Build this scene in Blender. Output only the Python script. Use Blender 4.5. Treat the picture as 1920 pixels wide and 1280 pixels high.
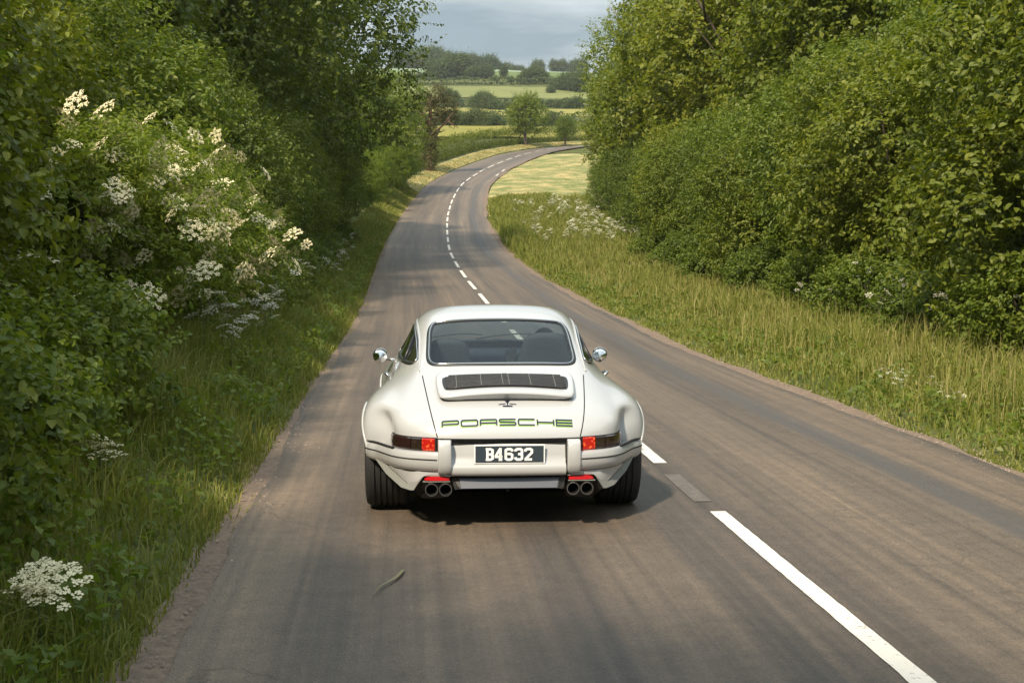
import bpy, bmesh, math, random
import numpy as np
from mathutils import Vector, Matrix
from mathutils.bvhtree import BVHTree
from mathutils.geometry import tessellate_polygon

for o in list(bpy.data.objects):
    bpy.data.objects.remove(o)
SC = bpy.context.scene
COL = SC.collection
R = math.radians

# ------------------------------------------------------------------ camera
cam_d = bpy.data.cameras.new("camera")
cam = bpy.data.objects.new("camera", cam_d)
COL.objects.link(cam)
cam_d.sensor_width = 36.0
cam_d.lens = 48.75
cam_d.clip_start = 0.1
cam_d.clip_end = 6000.0
cam.location = (0.0, 0.0, 1.765)
cam.rotation_euler = (R(90 - 3.96), 0, 0)
SC.camera = cam

# ------------------------------------------------------------------ sky and sun
SUN_EL = R(44)
SUN_AZ = Vector((-0.43, -0.90, 0)).normalized()      # where the sun stands: behind the camera, to the left
sun_dir = Vector((SUN_AZ.x * math.cos(SUN_EL), SUN_AZ.y * math.cos(SUN_EL), math.sin(SUN_EL)))
world = bpy.data.worlds.new("World")
SC.world = world
world.use_nodes = True
wn, wl = world.node_tree.nodes, world.node_tree.links
wn.clear()
w_out = wn.new("ShaderNodeOutputWorld")
sky = wn.new("ShaderNodeTexSky")
sky.sky_type = 'NISHITA'
sky.sun_disc = False
sky.sun_elevation = SUN_EL
sky.sun_rotation = math.atan2(SUN_AZ.x, SUN_AZ.y)
sky.air_density = 1.2
sky.dust_density = 1.5
bg_sky = wn.new("ShaderNodeBackground")
bg_sky.inputs[1].default_value = 0.10
wl.new(sky.outputs[0], bg_sky.inputs[0])
# stratus deck: noise laid out on a flat cloud layer overhead, so it draws out into bands at the horizon
tc = wn.new("ShaderNodeTexCoord")
sep = wn.new("ShaderNodeSeparateXYZ")
wl.new(tc.outputs['Generated'], sep.inputs[0])
def wmath(op, a, b=None):
    n = wn.new("ShaderNodeMath"); n.operation = op
    for i, v in enumerate((a, b)):
        if v is None: continue
        if isinstance(v, (int, float)): n.inputs[i].default_value = v
        else: wl.new(v, n.inputs[i])
    return n.outputs[0]
zz = wmath('ADD', wmath('MAXIMUM', sep.outputs[2], 0.0), 0.06)
comb = wn.new("ShaderNodeCombineXYZ")
wl.new(wmath('DIVIDE', sep.outputs[0], zz), comb.inputs[0])
wl.new(wmath('DIVIDE', sep.outputs[1], zz), comb.inputs[1])
noi = wn.new("ShaderNodeTexNoise")
noi.inputs['Scale'].default_value = 1.15
noi.inputs['Detail'].default_value = 5.0
noi.inputs['Roughness'].default_value = 0.52
noi.inputs['Distortion'].default_value = 0.3
wl.new(comb.outputs[0], noi.inputs['Vector'])
ramp = wn.new("ShaderNodeValToRGB")
ramp.color_ramp.elements[0].position = 0.36
ramp.color_ramp.elements[0].color = (0.20, 0.25, 0.285, 1)
ramp.color_ramp.elements[1].position = 0.62
ramp.color_ramp.elements[1].color = (0.50, 0.56, 0.585, 1)
wl.new(noi.outputs['Fac'], ramp.inputs[0])
bg_cl = wn.new("ShaderNodeBackground")
# an overcast sky is about three times as bright overhead as at the horizon
wl.new(wmath('MULTIPLY', wmath('ADD', wmath('MULTIPLY', wmath('MAXIMUM', sep.outputs[2], 0.0), 2.0), 1.0), 0.66), bg_cl.inputs[1])
wl.new(ramp.outputs[0], bg_cl.inputs[0])
cov = wn.new("ShaderNodeMapRange")
cov.inputs['From Min'].default_value = 0.30
cov.inputs['From Max'].default_value = 0.50
cov.inputs['To Min'].default_value = 0.86
cov.inputs['To Max'].default_value = 1.0
wl.new(noi.outputs['Fac'], cov.inputs['Value'])
wmix = wn.new("ShaderNodeMixShader")
wl.new(cov.outputs[0], wmix.inputs[0])
wl.new(bg_sky.outputs[0], wmix.inputs[1])
wl.new(bg_cl.outputs[0], wmix.inputs[2])
wl.new(wmix.outputs[0], w_out.inputs[0])

sun_d = bpy.data.lights.new("sun", 'SUN')
sun_d.energy = 3.9
sun_d.angle = R(3.5)
sun_d.color = (1.0, 0.86, 0.66)
sun = bpy.data.objects.new("sun", sun_d)
COL.objects.link(sun)
sun.rotation_euler = (-sun_dir).to_track_quat('-Z', 'Y').to_euler()
sun.location = (-30, -30, 60)

vs = SC.view_settings
vs.view_transform = 'Standard'
vs.look = 'None'
vs.gamma = 1.0
vs.use_curve_mapping = False
vs.exposure = 0.84
SC.cycles.max_bounces = 8
SC.cycles.diffuse_bounces = 3
SC.cycles.glossy_bounces = 4
SC.cycles.transparent_max_bounces = 12
SC.cycles.transmission_bounces = 6
SC.cycles.use_denoising = True
SC.cycles.sample_clamp_indirect = 6.0

ORD = ['first', 'second', 'third', 'fourth', 'fifth', 'sixth', 'seventh', 'eighth', 'ninth', 'tenth', 'eleventh', 'twelfth', 'thirteenth', 'fourteenth', 'fifteenth', 'sixteenth']
rng = np.random.default_rng(7)
random.seed(7)

# ------------------------------------------------------------------ helpers
def link(o, parent=None):
    COL.objects.link(o)
    if parent is not None:
        o.parent = parent
    return o

def tag(o, label=None, cat=None, group=None, kind=None):
    if label: o["label"] = label
    if cat: o["category"] = cat
    if group: o["group"] = group
    if kind: o["kind"] = kind
    return o

def empty(name, loc=(0, 0, 0), rz=0.0, label=None, cat=None, group=None, scale=None):
    o = bpy.data.objects.new(name, None)
    o.empty_display_size = 0.2
    o.location = loc
    o.rotation_euler = (0, 0, rz)
    if scale is not None:
        o.scale = scale if hasattr(scale, '__len__') else (scale,) * 3
    COL.objects.link(o)
    return tag(o, label, cat, group)

def npmesh(name, verts, faces, mat=None, smooth=False):
    """verts (n,3), faces: list of arrays of equal-size polygons or one array (m,k)"""
    me = bpy.data.meshes.new(name)
    verts = np.asarray(verts, dtype=np.float32).reshape(-1, 3)
    if isinstance(faces, np.ndarray):
        faces = [faces]
    faces = [np.asarray(f, dtype=np.int32) for f in faces if len(f)]
    nl = sum(f.size for f in faces)
    npoly = sum(len(f) for f in faces)
    me.vertices.add(len(verts)); me.vertices.foreach_set('co', verts.ravel())
    me.loops.add(nl); me.loops.foreach_set('vertex_index', np.concatenate([f.ravel() for f in faces]))
    me.polygons.add(npoly)
    starts, s = [], 0
    for f in faces:
        k = f.shape[1]
        starts.append(s + np.arange(len(f), dtype=np.int32) * k); s += f.size
    me.polygons.foreach_set('loop_start', np.concatenate(starts))
    me.update(calc_edges=True)
    if smooth:
        me.polygons.foreach_set('use_smooth', np.ones(npoly, dtype=bool))
    if mat is not None:
        me.materials.append(mat)
    return me

def mobj(name, me, parent=None, loc=None, rz=None):
    o = bpy.data.objects.new(name, me)
    if loc is not None: o.location = loc
    if rz is not None: o.rotation_euler = (0, 0, rz)
    return link(o, parent)

def copy_tree(o, parent=None):
    c = o.copy()
    COL.objects.link(c)
    c.parent = parent
    for ch in o.children:
        copy_tree(ch, c)
    return c

def spline(pts, n):
    """Catmull-Rom through pts, resampled to n points evenly along its length"""
    p = np.asarray(pts, float)
    P = np.vstack([2 * p[0] - p[1], p, 2 * p[-1] - p[-2]])
    out = []
    for i in range(1, len(P) - 2):
        t = np.linspace(0, 1, 24, endpoint=False)[:, None]
        a, b, c, d = P[i - 1], P[i], P[i + 1], P[i + 2]
        out.append(0.5 * (2 * b + (c - a) * t + (2 * a - 5 * b + 4 * c - d) * t ** 2 + (3 * b - a - 3 * c + d) * t ** 3))
    out = np.vstack(out + [p[-1:]])
    s = np.r_[0, np.cumsum(np.linalg.norm(np.diff(out, axis=0), axis=1))]
    q = np.linspace(0, s[-1], n)
    return np.stack([np.interp(q, s, out[:, j]) for j in range(p.shape[1])], 1)

def unit(v):
    v = np.asarray(v, float)
    return v / np.maximum(np.linalg.norm(v, axis=-1, keepdims=True), 1e-9)

class MB:
    """collects polygons of one part, then makes ONE mesh object"""
    def __init__(s): s.v = []; s.f = []; s.n = 0
    def add(s, verts, faces):
        s.v.extend([tuple(map(float, p)) for p in verts])
        s.f.extend([tuple(int(i) + s.n for i in f) for f in faces])
        s.n += len(verts); return s
    def box(s, c, d, rot=None, bev=0.0):
        x, y, z = d[0] / 2, d[1] / 2, d[2] / 2
        b = min(bev, x * .9, y * .9, z * .9)
        if b <= 0:
            vs = [(i, j, k) for i in (-x, x) for j in (-y, y) for k in (-z, z)]
            fs = [(0, 1, 3, 2), (4, 6, 7, 5), (0, 4, 5, 1), (2, 3, 7, 6), (0, 2, 6, 4), (1, 5, 7, 3)]
        else:
            bm = bmesh.new()
            bmesh.ops.create_cube(bm, size=1.0)
            for v in bm.verts: v.co = Vector((v.co.x * d[0], v.co.y * d[1], v.co.z * d[2]))
            bmesh.ops.bevel(bm, geom=bm.edges[:], offset=b, segments=2, profile=0.5, affect='EDGES')
            bm.verts.index_update()
            vs = [tuple(v.co) for v in bm.verts]; fs = [[v.index for v in f.verts] for f in bm.faces]
            bm.free()
        if rot is not None:
            vs = [tuple(rot @ Vector(p)) for p in vs]
        return s.add([(p[0] + c[0], p[1] + c[1], p[2] + c[2]) for p in vs], fs)
    def tube(s, path, rad, sides=8, caps=True, flat=None):
        p = np.asarray(path, float); n = len(p)
        rad = np.broadcast_to(np.asarray(rad, float), (n,))
        t = unit(np.gradient(p, axis=0))
        ref = np.array([0, 0, 1.0]) if abs(t[0][2]) < .9 else np.array([1.0, 0, 0])
        a = np.zeros_like(p); u = unit(np.cross(t[0], ref))
        for i in range(n):
            u = unit(u - t[i] * np.dot(u, t[i])); a[i] = u
        b = np.cross(t, a)
        ang = np.arange(sides) / sides * 2 * np.pi
        ring = p[:, None, :] + rad[:, None, None] * (np.cos(ang)[None, :, None] * a[:, None, :] + np.sin(ang)[None, :, None] * b[:, None, :])
        fs = []
        for i in range(n - 1):
            for j in range(sides):
                k = (j + 1) % sides
                fs.append((i * sides + j, i * sides + k, (i + 1) * sides + k, (i + 1) * sides + j))
        if caps:
            fs.append(tuple(range(sides))[::-1]); fs.append(tuple((n - 1) * sides + j for j in range(sides)))
        return s.add(ring.reshape(-1, 3), fs)
    def grid(s, P, close_u=False, close_v=False):
        P = np.asarray(P, float); nu, nv = P.shape[:2]; fs = []
        for i in range(nu if close_u else nu - 1):
            for j in range(nv if close_v else nv - 1):
                a, b = (i + 1) % nu, (j + 1) % nv
                fs.append((i * nv + j, a * nv + j, a * nv + b, i * nv + b))
        return s.add(P.reshape(-1, 3), fs)
    def lathe(s, prof, n=32, axis='x', c=(0, 0, 0)):
        """prof: (r, h) pairs turned round the axis"""
        ang = np.arange(n) / n * 2 * np.pi
        P = np.zeros((n, len(prof), 3))
        for j, (r, h) in enumerate(prof):
            ca, sa = r * np.cos(ang), r * np.sin(ang)
            if axis == 'x': P[:, j] = np.stack([np.full(n, h), ca, sa], 1)
            elif axis == 'y': P[:, j] = np.stack([ca, np.full(n, h), sa], 1)
            else: P[:, j] = np.stack([ca, sa, np.full(n, h)], 1)
        return s.grid(P + np.array(c), close_u=True)
    def poly(s, pts):
        return s.add(pts, [tuple(range(len(pts)))])
    def build(s, name, mat, parent=None, smooth=False, loc=None, sharp=None):
        me = bpy.data.meshes.new(name)
        me.from_pydata(s.v, [], s.f)
        if mat is not None: me.materials.append(mat)
        bm = bmesh.new(); bm.from_mesh(me)
        bmesh.ops.recalc_face_normals(bm, faces=bm.faces[:])
        bm.to_mesh(me); bm.free()
        if smooth:
            me.polygons.foreach_set('use_smooth', np.ones(len(me.polygons), dtype=bool))
            if sharp is not None:
                me.set_sharp_from_angle(angle=R(sharp))
        return mobj(name, me, parent, loc)

# ------------------------------------------------------------------ materials
def new_mat(name):
    m = bpy.data.materials.new(name); m.use_nodes = True
    nt = m.node_tree; b = nt.nodes["Principled BSDF"]
    return m, nt, b

def pbr(name, col, rough=0.5, metal=0.0, coat=0.0, spec=0.5, noise=None, bump=None, emit=None):
    m, nt, b = new_mat(name)
    b.inputs['Base Color'].default_value = (*col, 1)
    b.inputs['Roughness'].default_value = rough
    b.inputs['Metallic'].default_value = metal
    b.inputs['Specular IOR Level'].default_value = spec
    b.inputs['Coat Weight'].default_value = coat
    b.inputs['Coat Roughness'].default_value = 0.04
    if emit:
        b.inputs['Emission Color'].default_value = (*emit[0], 1)
        b.inputs['Emission Strength'].default_value = emit[1]
    t = nt.nodes.new("ShaderNodeTexCoord")
    if noise:
        sc, amt = noise
        n = nt.nodes.new("ShaderNodeTexNoise"); n.inputs['Scale'].default_value = sc; n.inputs['Detail'].default_value = 5
        nt.links.new(t.outputs['Object'], n.inputs['Vector'])
        mr = nt.nodes.new("ShaderNodeMapRange")
        mr.inputs['From Min'].default_value = .3; mr.inputs['From Max'].default_value = .7
        mr.inputs['To Min'].default_value = 1 - amt; mr.inputs['To Max'].default_value = 1 + amt
        nt.links.new(n.outputs['Fac'], mr.inputs['Value'])
        mx = nt.nodes.new("ShaderNodeVectorMath"); mx.operation = 'SCALE'
        mx.inputs[0].default_value = col
        nt.links.new(mr.outputs[0], mx.inputs['Scale'])
        nt.links.new(mx.outputs[0], b.inputs['Base Color'])
    if bump:
        n = nt.nodes.new("ShaderNodeTexNoise"); n.inputs['Scale'].default_value = bump[0]; n.inputs['Detail'].default_value = 4
        nt.links.new(t.outputs['Object'], n.inputs['Vector'])
        bp = nt.nodes.new("ShaderNodeBump"); bp.inputs['Strength'].default_value = bump[1]; bp.inputs['Distance'].default_value = .02
        nt.links.new(n.outputs['Fac'], bp.inputs['Height'])
        nt.links.new(bp.outputs[0], b.inputs['Normal'])
    return m

def leaf_mat(name, cols, trans=0.32, rough=0.48, hue_noise=0.0):
    """cols: ramp of leaf colours picked at random for each leaf; patches through the crown vary them"""
    m, nt, b = new_mat(name)
    N, L = nt.nodes, nt.links
    g = N.new("ShaderNodeNewGeometry")
    oi = N.new("ShaderNodeObjectInfo")
    tcx = N.new("ShaderNodeTexCoord")
    no = N.new("ShaderNodeTexNoise"); no.inputs['Scale'].default_value = 0.9; no.inputs['Detail'].default_value = 2
    L.new(g.outputs['Position'], no.inputs['Vector'])
    a1 = N.new("ShaderNodeMath"); a1.operation = 'MULTIPLY'; a1.inputs[1].default_value = 0.55
    L.new(g.outputs['Random Per Island'], a1.inputs[0])
    a2 = N.new("ShaderNodeMath"); a2.operation = 'MULTIPLY_ADD'; a2.inputs[1].default_value = 0.75; a2.inputs[2].default_value = -0.24
    L.new(no.outputs['Fac'], a2.inputs[0])
    a3 = N.new("ShaderNodeMath"); a3.operation = 'ADD'
    L.new(a1.outputs[0], a3.inputs[0]); L.new(a2.outputs[0], a3.inputs[1])
    a4 = N.new("ShaderNodeMath"); a4.operation = 'MULTIPLY_ADD'; a4.inputs[1].default_value = 0.24
    L.new(oi.outputs['Random'], a4.inputs[0]); L.new(a3.outputs[0], a4.inputs[2])
    r = N.new("ShaderNodeValToRGB")
    while len(r.color_ramp.elements) < len(cols): r.color_ramp.elements.new(0.5)
    for i, c in enumerate(cols):
        r.color_ramp.elements[i].position = i / (len(cols) - 1)
        r.color_ramp.elements[i].color = (*c, 1)
    L.new(a4.outputs[0], r.inputs[0])
    L.new(r.outputs[0], b.inputs['Base Color'])
    b.inputs['Roughness'].default_value = rough
    b.inputs['Specular IOR Level'].default_value = 0.35
    tr = N.new("ShaderNodeBsdfTranslucent")
    mul = N.new("ShaderNodeVectorMath"); mul.operation = 'MULTIPLY'; mul.inputs[1].default_value = (1.25, 1.25, 0.6)
    L.new(r.outputs[0], mul.inputs[0]); L.new(mul.outputs[0], tr.inputs[0])
    mx = N.new("ShaderNodeMixShader"); mx.inputs[0].default_value = trans
    L.new(b.outputs[0], mx.inputs[1]); L.new(tr.outputs[0], mx.inputs[2])
    L.new(mx.outputs[0], N["Material Output"].inputs[0])
    return m
# ================================================================== the lie of the land
# road centre line, (x, y) in metres; the camera stands at (0, 0)
ROAD = [(11.5, -110), (8.3, -70), (5.4, -40), (3.65, -20), (2.06, 0), (1.62, 5.3), (1.31, 9.1), (0.62, 18), (-0.10, 28), (-0.85, 38),
        (-1.50, 46), (-2.35, 57), (-2.98, 66), (-3.68, 79), (-4.18, 90), (-4.52, 100), (-4.74, 113), (-4.50, 127),
        (-3.45, 141), (-2.50, 149), (0.30, 166), (2.40, 176), (6.6, 190), (12.5, 203), (25, 217), (44, 228), (70, 236)]
LANE_L, LANE_R = 3.05, 2.50
road_c = spline(ROAD, 900)
_rs = np.r_[0, np.cumsum(np.linalg.norm(np.diff(road_c, axis=0), axis=1))]
road_t = unit(np.gradient(road_c, axis=0))
road_n = np.stack([road_t[:, 1], -road_t[:, 0]], 1)        # points to the right of the way we go

_gy = np.array([-200, 0, 20, 30, 45, 57, 66, 79, 90, 100, 114, 126, 142, 155, 175, 190, 205, 240, 280, 330, 400, 460, 540, 640, 760, 900, 960, 1100, 1500, 3500])
_gz = np.array([0, 0, 0, .10, .55, 1.05, 1.55, 2.45, 3.35, 4.2, 5.65, 7.2, 9.1, 10.8, 13.3, 15.0, 16.5, 20.0, 24.3, 29.9, 39.9, 48.2, 60.3, 75.6, 93.2, 114.5, 118, 112, 60, -60])
_fy = np.linspace(-200, 3500, 3701)
_fz = np.interp(_fy, _gy, _gz)
_k = np.exp(-0.5 * (np.arange(-15, 16) / 5.0) ** 2); _k /= _k.sum()
_fz = np.convolve(np.pad(_fz, 15, mode='edge'), _k, mode='valid')
def g(y): return np.interp(y, _fy, _fz)

def lateral(x, y):
    """signed distance to the road's centre line, + to the right; chunked nearest point"""
    x = np.atleast_1d(np.asarray(x, float)); y = np.atleast_1d(np.asarray(y, float))
    out = np.empty(x.shape)
    for i in range(0, x.size, 20000):
        dx = x[i:i + 20000, None] - road_c[None, :, 0]; dy = y[i:i + 20000, None] - road_c[None, :, 1]
        j = np.argmin(dx * dx + dy * dy, 1); r = np.arange(len(j))
        side = dx[r, j] * road_n[j, 0] + dy[r, j] * road_n[j, 1]
        out[i:i + 20000] = np.sign(side) * np.sqrt(dx[r, j] ** 2 + dy[r, j] ** 2)
    return out

def bank(lat):
    left = np.clip(-lat - LANE_L - .1, 0, None); right = np.clip(lat - LANE_R - .25, 0, None)
    b = np.where(lat < 0, .55 * (1 - np.exp(-left / 1.6)) - .005, .10 * right / (1 + .25 * right) - .03)
    on = (lat > -LANE_L - .1) & (lat < LANE_R + .2)
    return np.where(on, -.08, b)

def ground_z(x, y, lat=None):
    x = np.asarray(x, float); y = np.asarray(y, float)
    if lat is None: lat = lateral(x.ravel(), y.ravel()).reshape(x.shape)
    far = np.clip((np.abs(x) - 60) / 300, 0, 1)
    roll = far * 6 * np.sin(x / 140 + y / 230) + np.clip((y - 250) / 300, 0, 1) * 2.2 * np.sin(x / 60 + 1.3) * np.sin(y / 90)
    roll = roll + np.clip((y - 650) / 250, 0, 1) * (-0.028) * np.clip(x + 10, 0, 400)
    return g(y) + bank(lat) + roll
def gz1(x, y): return float(ground_z(np.array([x]), np.array([y]))[0])

def road_at(y, lat):
    """points at distances lat from the centre line, for stations y"""
    n = np.stack([np.interp(y, road_c[:, 1], road_n[:, 0]), np.interp(y, road_c[:, 1], road_n[:, 1])], -1)
    return np.interp(y, road_c[:, 1], road_c[:, 0]) + n[..., 0] * lat, y + n[..., 1] * lat
def atlat(y, lat):
    """point at distance lat from the centre line, at the road station whose y is nearest"""
    j = int(np.argmin(np.abs(road_c[:, 1] - y)))
    return float(road_c[j, 0] + road_n[j, 0] * lat), float(road_c[j, 1] + road_n[j, 1] * lat)

# ---- ground sheet
def axis(segs):
    out = [np.array([segs[0][0]])]
    for a, b, st in segs: out.append(np.arange(a + st, b + 1e-6, st))
    return np.concatenate(out)
gx = axis([(-2600, -1000, 200), (-1000, -300, 50), (-300, -60, 12), (-60, -16, 4), (-16, 22, .5), (22, 62, 4), (62, 302, 12), (302, 1002, 50), (1002, 2602, 200)])
gyv = axis([(-150, -20, 10), (-20, 60, 1), (60, 240, 1.5), (240, 500, 5), (500, 1000, 10), (1000, 3400, 150)])
GX, GY = np.meshgrid(gx, gyv, indexing='ij')
GZ = ground_z(GX, GY)
nu, nv = GX.shape
ii, jj = np.meshgrid(np.arange(nu - 1), np.arange(nv - 1), indexing='ij')
gf = np.stack([ii * nv + jj, (ii + 1) * nv + jj, (ii + 1) * nv + jj + 1, ii * nv + jj + 1], -1).reshape(-1, 4)

def ground_material():
    m, nt, b = new_mat("meadow_ground"); N, L = nt.nodes, nt.links
    ge = N.new("ShaderNodeNewGeometry")
    n1 = N.new("ShaderNodeTexNoise"); n1.inputs['Scale'].default_value = .35; n1.inputs['Detail'].default_value = 8
    L.new(ge.outputs['Position'], n1.inputs['Vector'])
    r = N.new("ShaderNodeValToRGB")
    r.color_ramp.elements[0].position = .35; r.color_ramp.elements[0].color = (.055, .070, .020, 1)
    r.color_ramp.elements[1].position = .65; r.color_ramp.elements[1].color = (.115, .120, .040, 1)
    L.new(n1.outputs['Fac'], r.inputs[0]); L.new(r.outputs[0], b.inputs['Base Color'])
    n2 = N.new("ShaderNodeTexNoise"); n2.inputs['Scale'].default_value = 14; n2.inputs['Detail'].default_value = 4
    L.new(ge.outputs['Position'], n2.inputs['Vector'])
    bp = N.new("ShaderNodeBump"); bp.inputs['Strength'].default_value = .6; bp.inputs['Distance'].default_value = .08
    L.new(n2.outputs['Fac'], bp.inputs['Height']); L.new(bp.outputs[0], b.inputs['Normal'])
    b.inputs['Roughness'].default_value = .9; b.inputs['Specular IOR Level'].default_value = .1
    return m
ground = mobj("ground", npmesh("ground", np.stack([GX, GY, GZ], -1), gf, ground_material(), smooth=True))
tag(ground, "rough green ground of the lane verges and hillside", "ground", kind="structure")

# ---- road
def strip(name, mat, offs, zoff, y0=-110, y1=236, crown=0.0, step=1, edge_noise=0.0, seed=1):
    """a ribbon that follows the road; uv = metres across, metres along"""
    js = [j for j in range(0, len(road_c), step) if y0 <= road_c[j, 1] <= y1]
    V = np.zeros((len(js), len(offs), 3)); UV = np.zeros((len(js), len(offs), 2))
    rr = np.random.default_rng(seed)
    wob = np.zeros((len(js), 2))
    if edge_noise:
        for c in range(2):
            w = rr.normal(size=len(js) + 12); wob[:, c] = np.convolve(w, np.ones(13) / 13, 'valid')[:len(js)] * edge_noise * 3
    for a, j in enumerate(js):
        for b_, o in enumerate(offs):
            oo = o + (wob[a, 0] if b_ == 0 else wob[a, 1] if b_ == len(offs) - 1 else 0)
            x, y = road_c[j] + road_n[j] * oo
            V[a, b_] = (x, y, g(road_c[j, 1]) + zoff + crown * (1 - ((o - .0) / 3.0) ** 2))
            UV[a, b_] = (oo, _rs[j])
    n, k = V.shape[:2]
    i2, j2 = np.meshgrid(np.arange(n - 1), np.arange(k - 1), indexing='ij')
    f = np.stack([i2 * k + j2, i2 * k + j2 + 1, (i2 + 1) * k + j2 + 1, (i2 + 1) * k + j2], -1).reshape(-1, 4)
    me = npmesh(name, V, f, mat, smooth=True)
    uvl = me.uv_layers.new(name="UVMap")
    uvl.data.foreach_set('uv', UV.reshape(-1, 2)[f.ravel()].astype(np.float32).ravel())
    return mobj(name, me)

def asphalt_material():
    m, nt, b = new_mat("worn_asphalt"); N, L = nt.nodes, nt.links
    uv = N.new("ShaderNodeUVMap")
    sp = N.new("ShaderNodeSeparateXYZ"); L.new(uv.outputs[0], sp.inputs[0])
    ge = N.new("ShaderNodeNewGeometry")
    def noise(vec, scale, detail=4, rough=.55):
        n = N.new("ShaderNodeTexNoise"); n.inputs['Scale'].default_value = scale; n.inputs['Detail'].default_value = detail
        n.inputs['Roughness'].default_value = rough
        L.new(vec, n.inputs['Vector']); return n.outputs['Fac']
    def mapv(sx, sy):
        mp = N.new("ShaderNodeMapping"); mp.inputs['Scale'].default_value = (sx, sy, 1); L.new(uv.outputs[0], mp.inputs[0]); return mp.outputs[0]
    def ramp2(fac, p0, c0, p1, c1):
        r = N.new("ShaderNodeValToRGB"); r.color_ramp.elements[0].position = p0; r.color_ramp.elements[0].color = (*c0, 1)
        r.color_ramp.elements[1].position = p1; r.color_ramp.elements[1].color = (*c1, 1); L.new(fac, r.inputs[0]); return r.outputs[0]
    def mix(fac, a, b2, typ='MIX'):
        x = N.new("ShaderNodeMix"); x.data_type = 'RGBA'; x.blend_type = typ
        if isinstance(fac, float): x.inputs[0].default_value = fac
        else: L.new(fac, x.inputs[0])
        for s_, v in ((6, a), (7, b2)):
            if isinstance(v, tuple): x.inputs[s_].default_value = (*v, 1)
            else: L.new(v, x.inputs[s_])
        return x.outputs[2]
    # long bands worn along the lanes, patches, and fine aggregate
    band = noise(mapv(1.5, .018), 1.0, 5, .6)
    col = ramp2(band, .31, (.050, .045, .041), .69, (.158, .121, .088))
    streak = noise(mapv(14, .16), 1.0, 4, .6)
    col = mix(.55, col, ramp2(streak, .30, (.30, .31, .33), .70, (.72, .69, .65)), 'OVERLAY')
    patch = noise(mapv(.5, .07), 1.0, 6, .6)
    col = mix(.45, col, ramp2(patch, .35, (.33, .33, .34), .68, (.68, .66, .62)), 'OVERLAY')
    vo = N.new("ShaderNodeTexVoronoi"); vo.inputs['Scale'].default_value = 130; L.new(ge.outputs['Position'], vo.inputs['Vector'])
    agg = ramp2(vo.outputs['Color'], .0, (.25, .25, .26), 1.0, (.85, .83, .80))
    col = mix(.50, col, agg, 'OVERLAY')
    mid = noise(ge.outputs['Position'], 7, 8, .72)
    col = mix(.35, col, ramp2(mid, .32, (.28, .28, .29), .68, (.72, .71, .69)), 'OVERLAY')
    wn_ = N.new("ShaderNodeTexNoise"); wn_.inputs['Scale'].default_value = 1.6; wn_.inputs['Detail'].default_value = 5; L.new(uv.outputs[0], wn_.inputs['Vector'])
    wa = N.new("ShaderNodeVectorMath"); wa.operation = 'SCALE'; wa.inputs['Scale'].default_value = 1.3; L.new(wn_.outputs['Color'], wa.inputs[0])
    wb = N.new("ShaderNodeVectorMath"); wb.operation = 'ADD'; L.new(wa.outputs[0], wb.inputs[0]); L.new(uv.outputs[0], wb.inputs[1])
    cr = N.new("ShaderNodeTexVoronoi"); cr.feature = 'DISTANCE_TO_EDGE'; cr.inputs['Scale'].default_value = .34; L.new(wb.outputs[0], cr.inputs['Vector'])
    crk = ramp2(cr.outputs['Distance'], .0, (1, 1, 1), .006, (0, 0, 0))
    cm = N.new("ShaderNodeMath"); cm.operation = 'MULTIPLY'; L.new(crk, cm.inputs[0])
    cmk = N.new("ShaderNodeMapRange"); cmk.inputs['From Min'].default_value = .48; cmk.inputs['From Max'].default_value = .62; cmk.inputs['To Max'].default_value = .55
    L.new(patch, cmk.inputs['Value']); L.new(cmk.outputs[0], cm.inputs[1])
    col = mix(cm.outputs[0], col, (.030, .028, .027))
    fine = noise(ge.outputs['Position'], 60, 6, .7)
    col = mix(.3, col, ramp2(fine, .3, (.3, .3, .3), .7, (.7, .7, .7)), 'OVERLAY')
    # the joint of old surface dressing near the middle and a darker repair toward the right-hand edge
    seam = N.new("ShaderNodeMath"); seam.operation = 'ADD'
    wv = N.new("ShaderNodeMath"); wv.operation = 'MULTIPLY'; wv.inputs[1].default_value = .35
    L.new(noise(mapv(0, .12), 1.0, 3), wv.inputs[0])
    L.new(sp.outputs[0], seam.inputs[0]); L.new(wv.outputs[0], seam.inputs[1])
    rb = N.new("ShaderNodeValToRGB"); rb.color_ramp.interpolation = 'EASE'
    e = rb.color_ramp.elements; e[0].position = .0; e[0].color = (0, 0, 0, 1); e[1].position = 1; e[1].color = (0, 0, 0, 1)
    mr = N.new("ShaderNodeMapRange"); mr.inputs['From Min'].default_value = 1.3; mr.inputs['From Max'].default_value = 2.6
    L.new(seam.outputs[0], mr.inputs['Value'])
    for p_, v_ in ((.30, 0.), (.42, .75), (.55, .55), (.62, .0)):
        q = e.new(p_); q.color = (v_, v_, v_, 1)
    L.new(mr.outputs[0], rb.inputs[0])
    col = mix(rb.outputs[0], col, (.075, .070, .068))
    L.new(col, b.inputs['Base Color'])
    b.inputs['Roughness'].default_value = .62; b.inputs['Specular IOR Level'].default_value = .38
    bp = N.new("ShaderNodeBump"); bp.inputs['Strength'].default_value = .55; bp.inputs['Distance'].default_value = .006
    L.new(vo.outputs['Distance'], bp.inputs['Height']); L.new(bp.outputs[0], b.inputs['Normal'])
    return m
M_ASPHALT = asphalt_material()
road = strip("road", M_ASPHALT, [-LANE_L, -2.3, -1.5, -.75, 0, .75, 1.6, LANE_R], .03, crown=.02, edge_noise=.055, seed=3)
tag(road, "worn grey asphalt country lane curving away to the right", "road", kind="structure")

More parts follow.
